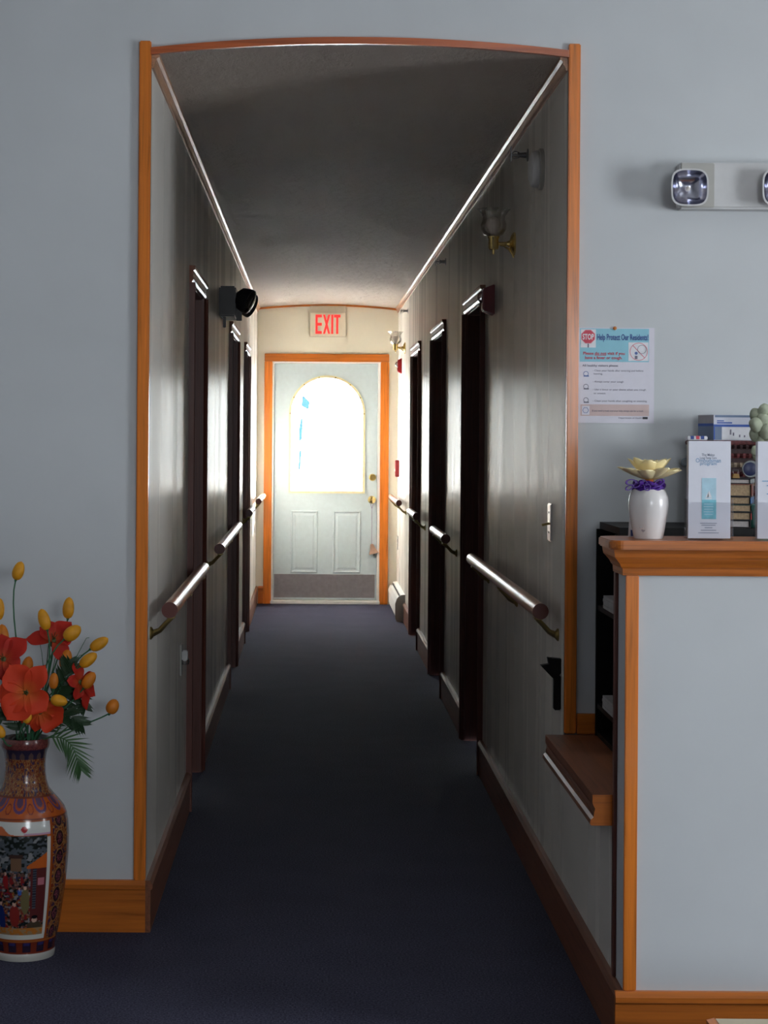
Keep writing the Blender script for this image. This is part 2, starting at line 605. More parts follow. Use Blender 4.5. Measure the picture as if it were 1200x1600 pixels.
def baseboard(name, p0, p1, n, mat, label):
    return struct(MB().extrude(BASE, p0, p1, n).build(name, mat, bevel=0.0008), label, 'baseboard')


baseboard('baseboard_front', (RX0, YF, 0), (XL + 0.0, YF, 0), (0, -1, 0), 'pine_x', 'tall pine baseboard behind the painted floor vase')
segs = [YF - 0.015] + [v for d in LD for v in d] + [YE]
what = ['beside the arched opening', 'between the first and second dark doorways', 'between the second and third dark doorways', 'next to the exit door']
for i in range(4):
    baseboard('baseboard_left', (XL, segs[2 * i], 0), (XL, segs[2 * i + 1], 0), (1, 0, 0), 'brown_y', 'corridor baseboard under the wall with the emergency light, ' + what[i])
segs = [YC - 0.0] + [v for d in RD for v in d] + [14.72]
what = ['under the ledge', 'between the first and second dark doorways', 'between the second and third dark doorways', 'before the heater']
for i in range(4):
    baseboard('baseboard_right', (XR, segs[2 * i], 0), (XR, segs[2 * i + 1], 0), (-1, 0, 0), 'brown_y', 'corridor baseboard under the wall with the sconces, ' + what[i])
baseboard('baseboard_end', (XL + 0.02, YE, 0), (-0.408, YE, 0), (0, -1, 0), 'pine_x', 'short pine baseboard beside the exit door casing')

# ------------------------------------------------------------------ corridor doors
CAS = [(0, 0.0), (0, CW), (0.022, CW), (0.024, CW - 0.005), (0.022, CW - 0.016), (0.016, CW - 0.020), (0.013, CW - 0.040), (0.016, 0.012), (0.010, 0.004), (0.009, 0)]


def corridor_door(k, s, x, y0, y1, label):
    """dark wooden casing, jamb and slab set back in the wall; s = which side the wall is on"""
    t_ = empty('door_%d' % k, label, 'door', kind='structure')
    n = Vector((-s, 0, 0))
    # upright casings (outer edge of the profile away from the opening)
    poly = [Vector((x, y0 + CW - b, 0)) + n * a for a, b in CAS]
    MB().prism(poly, (0, 0, ZH - CW)).build('casing', 'brown_z', t_)
    poly = [Vector((x, y1 - CW + b, 0)) + n * a for a, b in CAS]
    MB().prism(poly, (0, 0, ZH - CW)).build('casing', 'brown_z', t_)
    mb = MB()
    mb.prism([Vector((x, y0, ZH - CW + b)) + n * a for a, b in CAS], (0, y1 - y0, 0))
    mb.build('head_casing', 'brown_y', t_)
    j0, j1, zj = y0 + CW - 0.012, y1 - CW + 0.012, ZH - CW + 0.012
    xi, xo = x - s * 0.001, x + s * 0.13
    a, b = min(xi, xo), max(xi, xo)
    mb = MB().box(a, b, j0, j0 + 0.018, 0, zj).box(a, b, j1 - 0.018, j1, 0, zj).box(a, b, j0, j1, zj - 0.018, zj)
    xs = x + s * 0.072
    mb.box(min(xs, xs - s * 0.012), max(xs, xs - s * 0.012), j0 + 0.018, j0 + 0.03, 0, zj - 0.018)
    mb.box(min(xs, xs - s * 0.012), max(xs, xs - s * 0.012), j1 - 0.03, j1 - 0.018, 0, zj - 0.018)
    mb.build('jamb', 'brown_z', t_)
    xa, xb = sorted((x + s * 0.075, x + s * 0.115))
    sl = MB().box(xa, xb, j0 + 0.019, j1 - 0.019, 0.008, zj - 0.019).build('door_slab', 'door_slab', t_)
    kn = Vector((x + s * 0.075, j0 + 0.085, 0.95))
    MB().lathe([(0.028, 0), (0.028, 0.006), (0.012, 0.01), (0.010, 0.03), (0.024, 0.04), (0.027, 0.052), (0.018, 0.064), (0, 0.066)], kn, n, 18).build('knob', 'brass', sl, smooth=True)
    return t_


names = ['nearest dark doorway on the wall with the emergency light', 'second dark doorway on the wall with the emergency light', 'narrow doorway next to the exit, on the wall with the emergency light',
         'nearest dark doorway beside the red fire strobe, under the sconce wall', 'second dark doorway on the wall with the sconces', 'third doorway, just before the white baseboard heater']
for i, (a, b) in enumerate(LD):
    corridor_door(i + 1, -1, XL, a, b, names[i])
for i, (a, b) in enumerate(RD):
    corridor_door(i + 4, 1, XR, a, b, names[3 + i])

# ------------------------------------------------------------------ exit door
ed = empty('door_7', 'pale blue exit door with arched glass and grey kick plate', 'door', kind='structure')
DX0, DX1, DZ0, DZ1 = -0.324, 0.565, 0.036, 2.062
YD = YE + 0.030                 # door face
# pine casing on the wall
CX0, CX1, CZ1 = -0.408, 0.660, 2.144
MB().box(CX0, -0.340, YE - 0.018, YE, 0, CZ1 - 0.068).build('casing', 'pine_z', ed, bevel=0.003)
MB().box(0.588, CX1, YE - 0.018, YE, 0, CZ1 - 0.068).build('casing', 'pine_z', ed, bevel=0.003)
MB().box(CX0, CX1, YE - 0.018, YE, CZ1 - 0.068, CZ1).build('head_casing', 'pine_x', ed, bevel=0.003)
mb = MB().box(EX0 + 0.001, DX0 - 0.002, YE - 0.006, YE + 0.115, 0, EZ1 - 0.001).box(DX1 + 0.002, EX1 - 0.001, YE - 0.006, YE + 0.115, 0, EZ1 - 0.001).box(DX0 - 0.002, DX1 + 0.002, YE - 0.006, YE + 0.115, DZ1 + 0.002, EZ1 - 0.001)
mb.box(DX0 - 0.003, DX0 + 0.014, YD + 0.0455, YE + 0.115, 0, DZ1).box(DX1 - 0.014, DX1 + 0.003, YD + 0.0455, YE + 0.115, 0, DZ1).box(DX0, DX1, YD + 0.0455, YE + 0.115, DZ1 - 0.014, DZ1 + 0.003)
mb.build('door_frame', 'white', ed)
MB().box(DX0, DX1, YD + 0.0455, YE + 0.11, 0.03, 0.06).build('sweep', 'white', ed)
MB().box(EX0, EX1, YE - 0.03, YE + 0.11, 0.0, 0.030).build('threshold', 'white', ed, bevel=0.004)
WX0, WX1, WB, WT = -0.176, 0.439, 0.968, 1.940
wc, wr = (WX0 + WX1) / 2, (WX1 - WX0) / 2
zs = WT - wr
mb = MB()
left = [(DX0, DZ0), (wc, DZ0), (wc, WB), (WX0, WB)] + [(wc + wr * math.cos(PI - i * PI / 2 / 16), zs + wr * math.sin(PI - i * PI / 2 / 16)) for i in range(17)] + [(wc, DZ1), (DX0, DZ1)]
right = [(wc, DZ0), (DX1, DZ0), (DX1, DZ1), (wc, DZ1)] + [(wc + wr * math.cos(PI / 2 - i * PI / 2 / 16), zs + wr * math.sin(PI / 2 - i * PI / 2 / 16)) for i in range(17)] + [(WX1, WB), (wc, WB)]
for pl in (left, right):
    mb.prism([(x, YD, z) for x, z in pl], (0, 0.045, 0))
slab = mb.build('door_slab', 'white_door', ed)


def arch_ring(w0, depth0, depth1, name, mat, parent):
    def loop(o):
        a = [(wc + (wr + o) * math.cos(PI * i / 32), zs + (wr + o) * math.sin(PI * i / 32)) for i in range(33)]
        return a + [(WX0 - o, WB - o), (WX1 + o, WB - o)]
    a, b = loop(0.0), loop(w0)
    n = len(a)
    vs = [(x, y, z) for y in (depth0, depth1) for lp in (a, b) for x, z in lp]
    fs = []
    for i in range(n):
        j = (i + 1) % n
        fs += [(i, j, n + j, n + i), (2 * n + i, 2 * n + j, 3 * n + j, 3 * n + i), (i, j, 2 * n + j, 2 * n + i), (n + i, n + j, 3 * n + j, 3 * n + i)]
    return MB().add(vs, fs).build(name, mat, parent)


arch_ring(0.020, YD - 0.010, YD + 0.001, 'glass_frame', 'cream_frame', slab)
pane = [(wc + (wr + 0.001) * math.cos(PI * i / 32), YD + 0.02, zs + (wr + 0.001) * math.sin(PI * i / 32)) for i in range(33)] + [(WX0, YD + 0.02, WB), (WX1, YD + 0.02, WB)]
MB().prism(pane, (0, 0.004, 0)).build('pane', 'glass', slab)
for a in range(8):
    an = PI * a / 7
    MB().lathe([(0.006, 0), (0.006, 0.002), (0.0, 0.003)], (wc + (wr + 0.010) * math.cos(an), YD - 0.010, zs + (wr + 0.010) * math.sin(an)), (0, -1, 0), 8).build('screw', 'old_brass', slab)
# two raised panels
for x0, x1 in ((P(454, 800, YD).x, P(497, 800, YD).x), (P(520, 800, YD).x, P(564, 800, YD).x)):
    z0, z1 = 0.262, 0.800
    mb = MB()
    lo = [(x0, z0), (x1, z0), (x1, z1), (x0, z1)]

    def rect(o):
        return [(x0 + o, z0 + o), (x1 - o, z0 + o), (x1 - o, z1 - o), (x0 + o, z1 - o)]
    loops = [(rect(0), YD + 0.0005), (rect(0.010), YD - 0.009), (rect(0.022), YD - 0.002), (rect(0.032), YD - 0.002), (rect(0.045), YD - 0.008)]
    vs = [(x, y, z) for lp, y in loops for x, z in lp]
    fs = [(4 * i + k, 4 * i + (k + 1) % 4, 4 * i + 4 + (k + 1) % 4, 4 * i + 4 + k) for i in range(4) for k in range(4)] + [(16, 17, 18, 19)]
    MB().add(vs, fs).build('panel', 'white_door', ed)
kp = MB().box(DX0 + 0.008, DX1 - 0.016, YD - 0.004, YD, 0.052, 0.252).build('kick_plate', 'kick', ed)
for x in np.linspace(DX0 + 0.03, DX1 - 0.04, 6):
    for z in (0.068, 0.240):
        MB().lathe([(0.005, 0), (0.004, 0.002), (0, 0.003)], (x, YD - 0.004, z), (0, -1, 0), 8).build('screw', 'steel', kp)
p = P(582, 746, YD)
MB().lathe([(0.031, 0), (0.031, 0.006), (0.024, 0.014), (0.024, 0.018), (0, 0.018)], p, (0, -1, 0), 24).build('deadbolt', 'brass', ed, smooth=True)
MB().obox(p + Vector((0, -0.026, 0)), (0.004, 0, 0), (0, 0.009, 0), (0, 0, 0.014)).build('thumb_turn', 'brass', ed, bevel=0.002)
p = P(581, 781, YD)
MB().lathe([(0.034, 0), (0.034, 0.006), (0.016, 0.012), (0.014, 0.032), (0.026, 0.042), (0.031, 0.056), (0.026, 0.068), (0.012, 0.073), (0, 0.073)], p, (0, -1, 0), 24).build('knob', 'brass', ed, smooth=True)

# cord and little cow-bell hung from the knob
bell = empty('hanging_bell', 'small coppery bell hanging on a cord from the exit door knob', 'bell')
M['copper'] = plain('copper', (0.55, 0.36, 0.27), 0.4, metal=0.5)
M['cord'] = plain('cord', (0.22, 0.13, 0.28), 0.8)
kz = p.z - 0.014
bx, by = p.x, YD - 0.030
cordpts = [(bx - 0.015, by, kz + 0.005), (bx - 0.013, by, kz - 0.015), (bx, by, kz - 0.06), (bx + 0.001, by, P(581, 850, by).z)]
MB().tube(cordpts, 0.0022, 6).build('cord', 'cord', bell)
MB().tube([(bx + 0.015, by, kz + 0.005), (bx + 0.013, by, kz - 0.015), (bx, by, kz - 0.06)], 0.0022, 6).build('cord', 'cord', bell)
bz = P(581, 850, by).z
mb = MB()
vs = []
for z, a, b in ((bz, 0.012, 0.010), (bz - 0.045, 0.024, 0.016), (bz - 0.085, 0.042, 0.024)):
    vs += [(bx - a, by - b, z), (bx + a, by - b, z), (bx + a, by + b, z), (bx - a, by + b, z)]
rot = Matrix.Rotation(R(-14), 4, 'Y')
vs = [tuple(rot @ (Vector(v) - Vector((bx, by, bz))) + Vector((bx, by, bz))) for v in vs]
mb.add(vs, [(0, 1, 2, 3)] + [(4 * i + k, 4 * i + (k + 1) % 4, 4 * i + 4 + (k + 1) % 4, 4 * i + 4 + k) for i in range(2) for k in range(4)])
mb.build('bell_body', 'copper', bell, bevel=0.003)
MB().lathe([(0, -0.012), (0.010, -0.004), (0.010, 0.004), (0, 0.012)], (bx + 0.021, by, bz - 0.088), (0, 0, 1), 12).build('clapper', 'steel', bell, smooth=True)

# pale blue shapes outside
M['blue_paint'] = plain('blue_paint', (0.010, 0.030, 0.042), 0.8, spec=0.1)
pb = empty('porch_banner', 'pale blue strip seen outside through the arched door glass', 'banner')
Yb = 19.0
q = [P(x, y, Yb) for x, y in ((473, 617), (484, 628), (482, 640), (471, 634))]
MB().prism(q, (0, 0.03, 0)).build('pennant', 'blue_paint', pb)
q = [P(x, y, Yb) for x, y in ((470, 654), (473, 654), (472, 686), (467, 690), (467, 672))]
MB().prism(q, (0, 0.03, 0)).build('strip', 'blue_paint', pb)
q = [P(x, y, Yb) for x, y in ((468, 704), (471, 704), (469, 734), (466, 734))]
MB().prism(q, (0, 0.03, 0)).build('strip', 'blue_paint', pb)
MB().tube([P(477, 625, Yb + 0.02), P(468, 672, Yb + 0.02), P(467, 740, Yb + 0.02), (P(467, 740, Yb).x, Yb + 0.02, -0.25)], 0.006, 6).build('rod', 'white', pb)

# exit sign
ex = empty('exit_sign', 'white exit sign with red letters above the glazed door', 'sign')
a, b = P(484, 478, YE), P(541, 527, YE)
MB().box(a.x, b.x, YE - 0.020, YE, b.z, a.z).build('housing', 'beige_dark', ex, bevel=0.004)
a, b = P(485, 489, YE), P(540, 526, YE)
MB().box(a.x, b.x, YE - 0.026, YE - 0.0195, b.z, a.z).build('face_panel', 'beige', ex, bevel=0.002)
zt, zb = P(512, 492, YE).z, P(512, 522, YE).z
x0, x1 = P(493, 507, YE).x, P(532, 507, YE).x
y = YE - 0.026
H = zt - zb
lw = (x1 - x0)
sw = 0.018
mb = MB().box(x0, x0 + sw, y - 0.003, y, zb, zt)
for z0, z1 in ((zb, zb + 0.024), (zt - 0.024, zt), (zb + H / 2 - 0.012, zb + H / 2 + 0.012)):
    mb.box(x0 + sw, x0 + 0.054, y - 0.003, y, z0, z1)
mb.build('letter_e', 'exit_red', ex)
c0, c1 = x0 + 0.064, x0 + 0.126
mb = MB()
mb.prism([(c0, y, zt), (c0 + sw, y, zt), (c1, y, zb), (c1 - sw, y, zb)], (0, -0.003, 0))
mb.prism([(c1 - sw, y, zt), (c1, y, zt), (c0 + sw, y, zb), (c0, y, zb)], (0, -0.0031, 0))
mb.build('letter_x', 'exit_red', ex)
MB().box(x0 + 0.134, x0 + 0.134 + sw, y - 0.003, y, zb, zt).build('letter_i', 'exit_red', ex)
MB().box(x1 - 0.0375, x1 - 0.0195, y - 0.003, y, zb, zt - 0.024).box(x1 - 0.056, x1 - 0.001, y - 0.003, y, zt - 0.024, zt).build('letter_t', 'exit_red', ex)

# ------------------------------------------------------------------ handrails
RZH, ROFF, RR = 0.928, 0.062, 0.023


def handrail(s, x, y0, y1, label):
    t_ = empty('handrail', label, 'handrail', group='wooden corridor handrails')
    xc = x - s * ROFF
    MB().tube([(xc, y0, RZH), (xc, y1, RZH)], RR, 24).build('rail', 'rail', t_, smooth=True)
    MB().lathe([(RR + 0.0005, 0), (RR + 0.0005, 0.003), (0, 0.0031)], (xc, y0 + 0.0005, RZH), (0, -1, 0), 24).build('end_cap', 'rail_cap', t_)
    L = y1 - y0
    bys = [y0 + 0.07, y1 - 0.12] if L < 1.7 else [y0 + 0.07, y0 + L * 0.5, y1 - 0.12]
    if L < 0.6:
        bys = [y0 + 0.2]
    for y in bys:
        mb = MB().lathe([(0.019, 0), (0.019, 0.004), (0.013, 0.009), (0.008, 0.012)], (x, y, RZH - 0.075), (-s, 0, 0), 14)
        mb.add([], [])
        arm = [(x - s * 0.008, y, RZH - 0.075), (x - s * 0.028, y, RZH - 0.066), (x - s * 0.047, y, RZH - 0.045), (x - s * ROFF, y, RZH - 0.030), (x - s * ROFF, y, RZH - 0.024)]
        mb.tube(arm, [0.010, 0.008, 0.007, 0.007, 0.007], 8)
        mb.box(xc - 0.012, xc + 0.012, y - 0.026, y + 0.026, RZH - 0.0285, RZH - 0.0205)
        mb.build('bracket', 'old_brass', t_, smooth=True)
    return t_


LR = [(5.52, 7.26), (8.52, 10.72), (12.50, 13.20), (14.75, 16.2)]
RRr = [(5.56, 7.95), (9.50, 10.44), (12.15, 12.98), (14.60, 16.1)]
wl = ['nearest round wooden handrail, on the wall with the emergency light', 'round handrail between the first two doorways below the emergency light', 'short handrail before the last doorway on the emergency light wall', 'handrail ending beside the exit door hinge side']
wr_ = ['long wooden handrail below the chrome switch plate', 'short handrail between the first two doorways on the sconce wall', 'short handrail between second and third doorways on the sconce wall', 'handrail above the white baseboard heater']
for (a, b), l in zip(LR, wl):
    handrail(-1, XL, a, b, l)
for (a, b), l in zip(RRr, wr_):
    handrail(1, XR, a, b, l)

# ------------------------------------------------------------------ things on the corridor walls
# sidewall sprinklers
spr = [(6.52, 'wall sprinkler head beside the round smoke detector'), (10.5, 'wall sprinkler head above the second doorway, sconce wall'), (14.6, 'wall sprinkler head near the exit sign')]
for y, l in spr:
    z = 2.405
    t_ = empty('sprinkler_head', l, 'sprinkler', group='sidewall sprinklers')
    MB().lathe([(0.022, 0), (0.022, 0.003), (0.010, 0.006), (0.008, 0.03), (0.011, 0.03), (0.011, 0.036), (0.004, 0.037), (0.004, 0.058)], (XR, y, z), (-1, 0, 0), 14).build('pipe', 'steel', t_, smooth=True)
    MB().tube([(XR - 0.034, y, z + 0.010), (XR - 0.046, y, z + 0.013), (XR - 0.057, y, z + 0.003)], 0.002, 6).tube([(XR - 0.034, y, z - 0.010), (XR - 0.046, y, z - 0.013), (XR - 0.057, y, z - 0.003)], 0.002, 6).build('yoke', 'steel', t_)
    MB().box(XR - 0.060, XR - 0.057, y - 0.016, y + 0.016, z - 0.024, z + 0.028).build('deflector', 'steel', t_, bevel=0.001)

# smoke detector
p = P(848, 268, 6.15)
t_ = empty('smoke_detector', 'round white smoke detector high on the sconce wall', 'detector')
MB().lathe([(0.066, 0), (0.066, 0.012), (0.062, 0.014)], (XR, 6.1, p.z), (-1, 0, 0), 40).build('base', 'grey_pl', t_, smooth=True)
MB().lathe([(0.058, 0.013), (0.060, 0.020), (0.055, 0.036), (0.035, 0.044), (0, 0.046)], (XR, 6.1, p.z), (-1, 0, 0), 40).build('cover', 'offwhite', t_, smooth=True)


def sconce(y, z, label):
    t_ = empty('wall_sconce', label, 'sconce', group='brass wall sconces')
    xc = XR - 0.078
    MB().lathe([(0.042, 0), (0.042, 0.006), (0.030, 0.014), (0.012, 0.020), (0.008, 0.030)], (XR, y, z), (-1, 0, 0), 24).build('backplate', 'brass', t_, smooth=True)
    arm = [(XR - 0.018, y, z), (XR - 0.045, y, z), (xc + 0.016, y, z)]
    MB().tube(arm, 0.007, 10).build('arm', 'brass', t_, smooth=True)
    MB().tube([(XR - 0.004, y, z - 0.050), (XR - 0.010, y, z - 0.036), (XR - 0.022, y, z - 0.020), (XR - 0.040, y, z - 0.008), (XR - 0.054, y, z - 0.006)], 0.004, 8).build('scroll', 'brass', t_, smooth=True)
    MB().lathe([(0.0, -0.040), (0.004, -0.038), (0.005, -0.022), (0.016, -0.021), (0.019, -0.016), (0.019, 0.018), (0.022, 0.022), (0.022, 0.026), (0.012, 0.027)], (xc, y, z), (0, 0, 1), 24).build('socket', 'brass', t_, smooth=True)
    prof = [(0.020, 0.026), (0.036, 0.034), (0.046, 0.052), (0.047, 0.070), (0.041, 0.088), (0.040, 0.098), (0.048, 0.114), (0.058, 0.126)]
    prof2 = prof + [(r - 0.0025, h - 0.0005) for r, h in prof[::-1]]
    n = len(prof)

    def ruf(i, an):
        k = min(i, 2 * n - 1 - i)
        return 0.10 * max(0.0, (k - 4) / 3.0) * math.cos(8 * an)
    MB().lathe(prof2, (xc, y, z), (0, 0, 1), 64, ruf).build('shade', 'shade_glass', t_, smooth=True)
    MB().lathe([(0.010, 0.026), (0.012, 0.040), (0.024, 0.060), (0.027, 0.074), (0.022, 0.090), (0, 0.098)], (xc, y, z), (0, 0, 1), 20).build('bulb', 'bulb', t_, smooth=True)
    return t_


sconce(6.92, P(803, 381, 6.92).z, 'brass wall sconce with ruffled glass shade below the smoke detector')
sconce(15.0, P(619, 543, 15.0).z, 'small brass wall sconce near the exit sign')


def strobe(y, z, hh, hw, dep, mat, label):
    t_ = empty('fire_strobe', label, 'alarm', group='red fire strobes')
    y0, y1 = y - hw, y + hw
    vs = [(XR, y0, z - hh), (XR, y1, z - hh), (XR, y1, z + hh), (XR, y0, z + hh)]
    d = XR - dep
    vs += [(d, y0 + 0.008, z - hh * 0.72), (d, y1 - 0.008, z - hh * 0.72), (d, y1 - 0.008, z + hh * 0.72), (d, y0 + 0.008, z + hh * 0.72)]
    MB().add(vs, [(0, 1, 2, 3), (4, 5, 6, 7), (0, 1, 5, 4), (1, 2, 6, 5), (2, 3, 7, 6), (3, 0, 4, 7)]).build('housing', mat, t_, bevel=0.003)
    MB().lathe([(0.024, 0), (0.022, 0.010), (0.012, 0.018), (0, 0.020)], (d, y, z + hh * 0.2), (-1, 0, 0), 16).build('strobe_lens', 'lens', t_, smooth=True)
    MB().box(d - 0.002, d + 0.001, y - 0.03, y + 0.03, z - hh * 0.6, z - hh * 0.25).build('horn_grille', 'dark_red', t_)
    return t_


strobe(7.72, P(762, 469, 7.72).z, 0.062, 0.05, 0.046, 'dark_red', 'dark red fire strobe beside the nearest doorway casing')
strobe(15.62, P(627, 572, 15.62).z, 0.064, 0.05, 0.034, 'red', 'bright red fire strobe under the far sconce')
p = P(621, 732, 16.0)
t_ = empty('fire_pull_station', 'red fire alarm pull station beside the exit door', 'alarm')
MB().box(XR - 0.030, XR, 15.93, 16.07, p.z - 0.070, p.z + 0.070).build('housing', 'red', t_, bevel=0.004)
MB().box(XR - 0.037, XR - 0.029, 15.95, 16.05, p.z - 0.025, p.z - 0.005).build('pull_bar', 'white', t_, bevel=0.002)
p = P(623, 848, 16.05)
t_ = empty('outlet_plate', 'small white wall plate above the baseboard heater', 'outlet')
MB().box(XR - 0.006, XR, 16.0, 16.07, p.z - 0.057, p.z + 0.057).build('plate', 'offwhite', t_, bevel=0.002)
for dz in (-0.02, 0.02):
    MB().box(XR - 0.009, XR - 0.005, 16.02, 16.05, p.z + dz - 0.013, p.z + dz + 0.013).build('socket', 'grey_pl', t_, bevel=0.001)

# chrome switch plate
p = P(862, 816, 5.82)
t_ = empty('switch_plate', 'chrome toggle switch plate above the long handrail', 'switch')
MB().box(XR - 0.007, XR, 5.785, 5.857, p.z - 0.058, p.z + 0.058).build('plate', 'chrome', t_, bevel=0.003)
MB().obox((XR - 0.016, 5.82, p.z - 0.006), (0.013, 0, 0.003), (0, 0.0045, 0), (-0.001, 0, 0.0035)).build('toggle', 'old_brass', t_, bevel=0.001)
for dz in (-0.03, 0.03):
    MB().lathe([(0.0035, 0), (0.003, 0.0015), (0, 0.002)], (XR - 0.007, 5.82, p.z + dz), (-1, 0, 0), 8).build('screw', 'steel', t_)

# black wall bracket under the rail
t_ = empty('wall_bracket', 'black pistol-shaped bracket fixed below the long handrail', 'bracket')
Yk = 5.56
pts = [(856, 1028), (878, 1030), (878, 1052), (867, 1062), (862, 1058), (845, 1040), (858, 1038)]
q = [P(x, y, Yk) for x, y in pts]
q = [Vector((min(v.x, XR), v.y, v.z)) for v in q]
MB().prism(q, (0, 0.03, 0)).build('head', 'black_metal', t_, bevel=0.0)
a, b = P(866, 1056, Yk), P(878, 1110, Yk)
MB().box(a.x, XR, Yk, Yk + 0.035, b.z, a.z).build('stem', 'black_metal', t_, bevel=0.003)

# night light in an outlet on the other wall
p = P(284, 1030, 6.92)
t_ = empty('night_light', 'clear plug-in night light low on the emergency light wall', 'night light')
MB().box(XL, XL + 0.005, 6.88, 6.95, p.z - 0.057, p.z + 0.057).build('plate', 'grey_pl', t_, bevel=0.002)
MB().box(XL + 0.005, XL + 0.026, 6.897, 6.933, p.z - 0.004, p.z + 0.034).build('plug_body', 'offwhite', t_, bevel=0.004)
MB().lathe([(0.012, -0.016), (0.015, -0.006), (0.014, 0.004), (0.009, 0.010), (0, 0.012)], (XL + 0.017, 6.915, p.z - 0.002), (0, 0, 1), 16).build('bulb_cover', 'lens', t_, smooth=True)

# black emergency light
t_ = empty('emergency_light', 'black twin-head emergency light beside the nearest doorway', 'light')
z = P(365, 472, 9.6).z
y0, y1 = 9.55, 9.90
MB().box(XL, XL + 0.085, y0, y1, z - 0.075, z + 0.078).build('housing', 'black', t_, bevel=0.008)
for y in (9.60, 9.85):
    ax = Vector((0.80, 0.45 if y > 9.7 else -0.25, -0.35)).normalized()
    c = Vector((XL + 0.105, y, z + 0.02))
    h = MB().lathe([(0.030, -0.020), (0.055, 0.0), (0.062, 0.03), (0.064, 0.050), (0.064, 0.058)], c, ax, 28).build('lamp_head', 'black', t_, smooth=True)
    MB().lathe([(0.060, 0.0585), (0.045, 0.066), (0, 0.070)], c, ax, 28).build('lens', 'lens', h, smooth=True)
MB().box(XL + 0.086, XL + 0.115, 9.585, 9.60, z - 0.095, z - 0.02).build('arm', 'black', t_, bevel=0.002)
MB().box(XL + 0.02, XL + 0.035, 9.57, 9.59, z - 0.13, z - 0.075).build('conduit_clip', 'black', t_, bevel=0.002)

# baseboard heater
t_ = empty('baseboard_heater', 'white metal baseboard heater along the wall near the exit', 'heater')
hy0, hy1 = 14.75, 16.2
hp = [(0, 0.015), (0.060, 0.015), (0.070, 0.03), (0.074, 0.135), (0.060, 0.172), (0.044, 0.190), (0.030, 0.203), (0, 0.208)]
mb = MB().extrude(hp[:5] + [(0.054, 0.178), (0.0, 0.178)], (XR, hy0 + 0.02, 0), (XR, hy1 - 0.01, 0), (-1, 0, 0))
mb.build('front_cover', 'white', t_)
MB().extrude([(0, 0.196), (0.030, 0.196), (0.036, 0.199), (0.030, 0.204), (0, 0.209)], (XR, hy0 + 0.02, 0), (XR, hy1 - 0.01, 0), (-1, 0, 0)).build('top_hood', 'white', t_)
MB().extrude([(0.006, 0.180), (0.038, 0.180), (0.038, 0.192), (0.006, 0.192)], (XR, hy0 + 0.03, 0), (XR, hy1 - 0.02, 0), (-1, 0, 0)).build('damper', 'black', t_)
MB().extrude([(0, 0), (0.064, 0), (0.077, 0.03), (0.078, 0.14), (0.066, 0.178), (0.050, 0.197), (0.032, 0.208), (0, 0.212)], (XR, hy0, 0), (XR, hy0 + 0.025, 0), (-1, 0, 0)).build('end_cap', 'grey_pl', t_)

# ------------------------------------------------------------------ low wall with ledge, reception counter
mb = MB().box(XR, XR + 0.12, YC + 0.13, YF, 0, 0.535)
struct(mb.build('wall_low', 'wall'), 'low wall under the wooden ledge beside the counter', 'wall')
lg = empty('wooden_ledge', 'stepped wooden ledge between the arched opening and the counter', 'ledge')
LY0, LY1 = YC + 0.135, YF
MB().box(XR - 0.055, XR + 1.9, LY0, LY1 - 0.0185, 0.560, 0.580).build('ledge_top', 'brown_y', lg)
MB().extrude([(0, 0.537), (0.050, 0.537), (0.048, 0.546), (0.052, 0.553), (0.053, 0.5595), (0, 0.5595)], (XR, LY0, 0), (XR, LY1, 0), (-1, 0, 0)).build('upper_moulding', 'brown_y', lg)
MB().extrude([(0, 0.506), (0.058, 0.506), (0.061, 0.511), (0.059, 0.520), (0.052, 0.526), (0.051, 0.5365), (0, 0.5365)], (XR, LY0, 0), (XR, LY1, 0), (-1, 0, 0)).build('lower_moulding', 'brown_y', lg)
MB().box(XR + 0.036, XR + 1.9, LY1 - 0.018, LY1, 0.5805, 0.640).build('backsplash', 'pine_x', lg, bevel=0.002)
# ledge end facing the viewer in brighter pine
ep = [(0, 0.506), (0.058, 0.506), (0.061, 0.511), (0.059, 0.520), (0.052, 0.526), (0.050, 0.538), (0.048, 0.546), (0.052, 0.553), (0.055, 0.560), (0.055, 0.580), (0, 0.580)]
MB().prism([(XR - a, LY0 - 0.004, z) for a, z in ep], (0, 0.004, 0)).build('end_piece', 'pine_x', lg)

ct = empty('reception_counter', 'grey panelled reception counter with moulded pine top', 'counter')
CX1_ = 2.8
ZT = 1.200
MB().box(XR, CX1_, YC, YC + 0.13, 0, ZT - 0.02).build('front_panel', 'front_wall', ct)
MB().box(XR - 0.0015, XR + 0.029, YC - 0.008, YC, 0.15, ZT - 0.083).build('corner_trim', 'pine_z', ct, bevel=0.002)
MB().box(XR - 0.008, XR, YC + 0.104, YC + 0.132, 0.15, ZT - 0.083).build('end_trim', 'brown_z', ct, bevel=0.002)
MB().extrude(BASE, (XR - 0.021, YC, 0), (CX1_, YC, 0), (0, -1, 0)).build('baseboard', 'pine_x', ct, bevel=0.0008)
# slab with rounded corner
sx0, sy0, sy1 = XR - 0.045, YC - 0.055, YC + 0.175
pl = [(sx0 + 0.03 - 0.03 * math.cos(a), sy0 + 0.03 - 0.03 * math.sin(a)) for a in np.linspace(0, PI / 2, 8)]
pl2 = [(sx0 + 0.05 - 0.05 * math.sin(a), sy1 - 0.05 + 0.05 * math.cos(a)) for a in np.linspace(0, PI / 2, 8)]
poly = pl + [(CX1_, sy0), (CX1_, sy1)] + pl2
MB().prism([(x, y, ZT - 0.021) for x, y in poly], (0, 0, 0.021)).build('counter_top', 'pine_x', ct, bevel=0.003)
zt = ZT - 0.0212
prof = [(0, -0.062), (0.009, -0.062), (0.010, -0.046), (0.014, -0.042), (0.018, -0.034), (0.026, -0.024), (0.030, -0.020), (0.031, -0.018), (0.034, -0.0), (0, -0.0)]
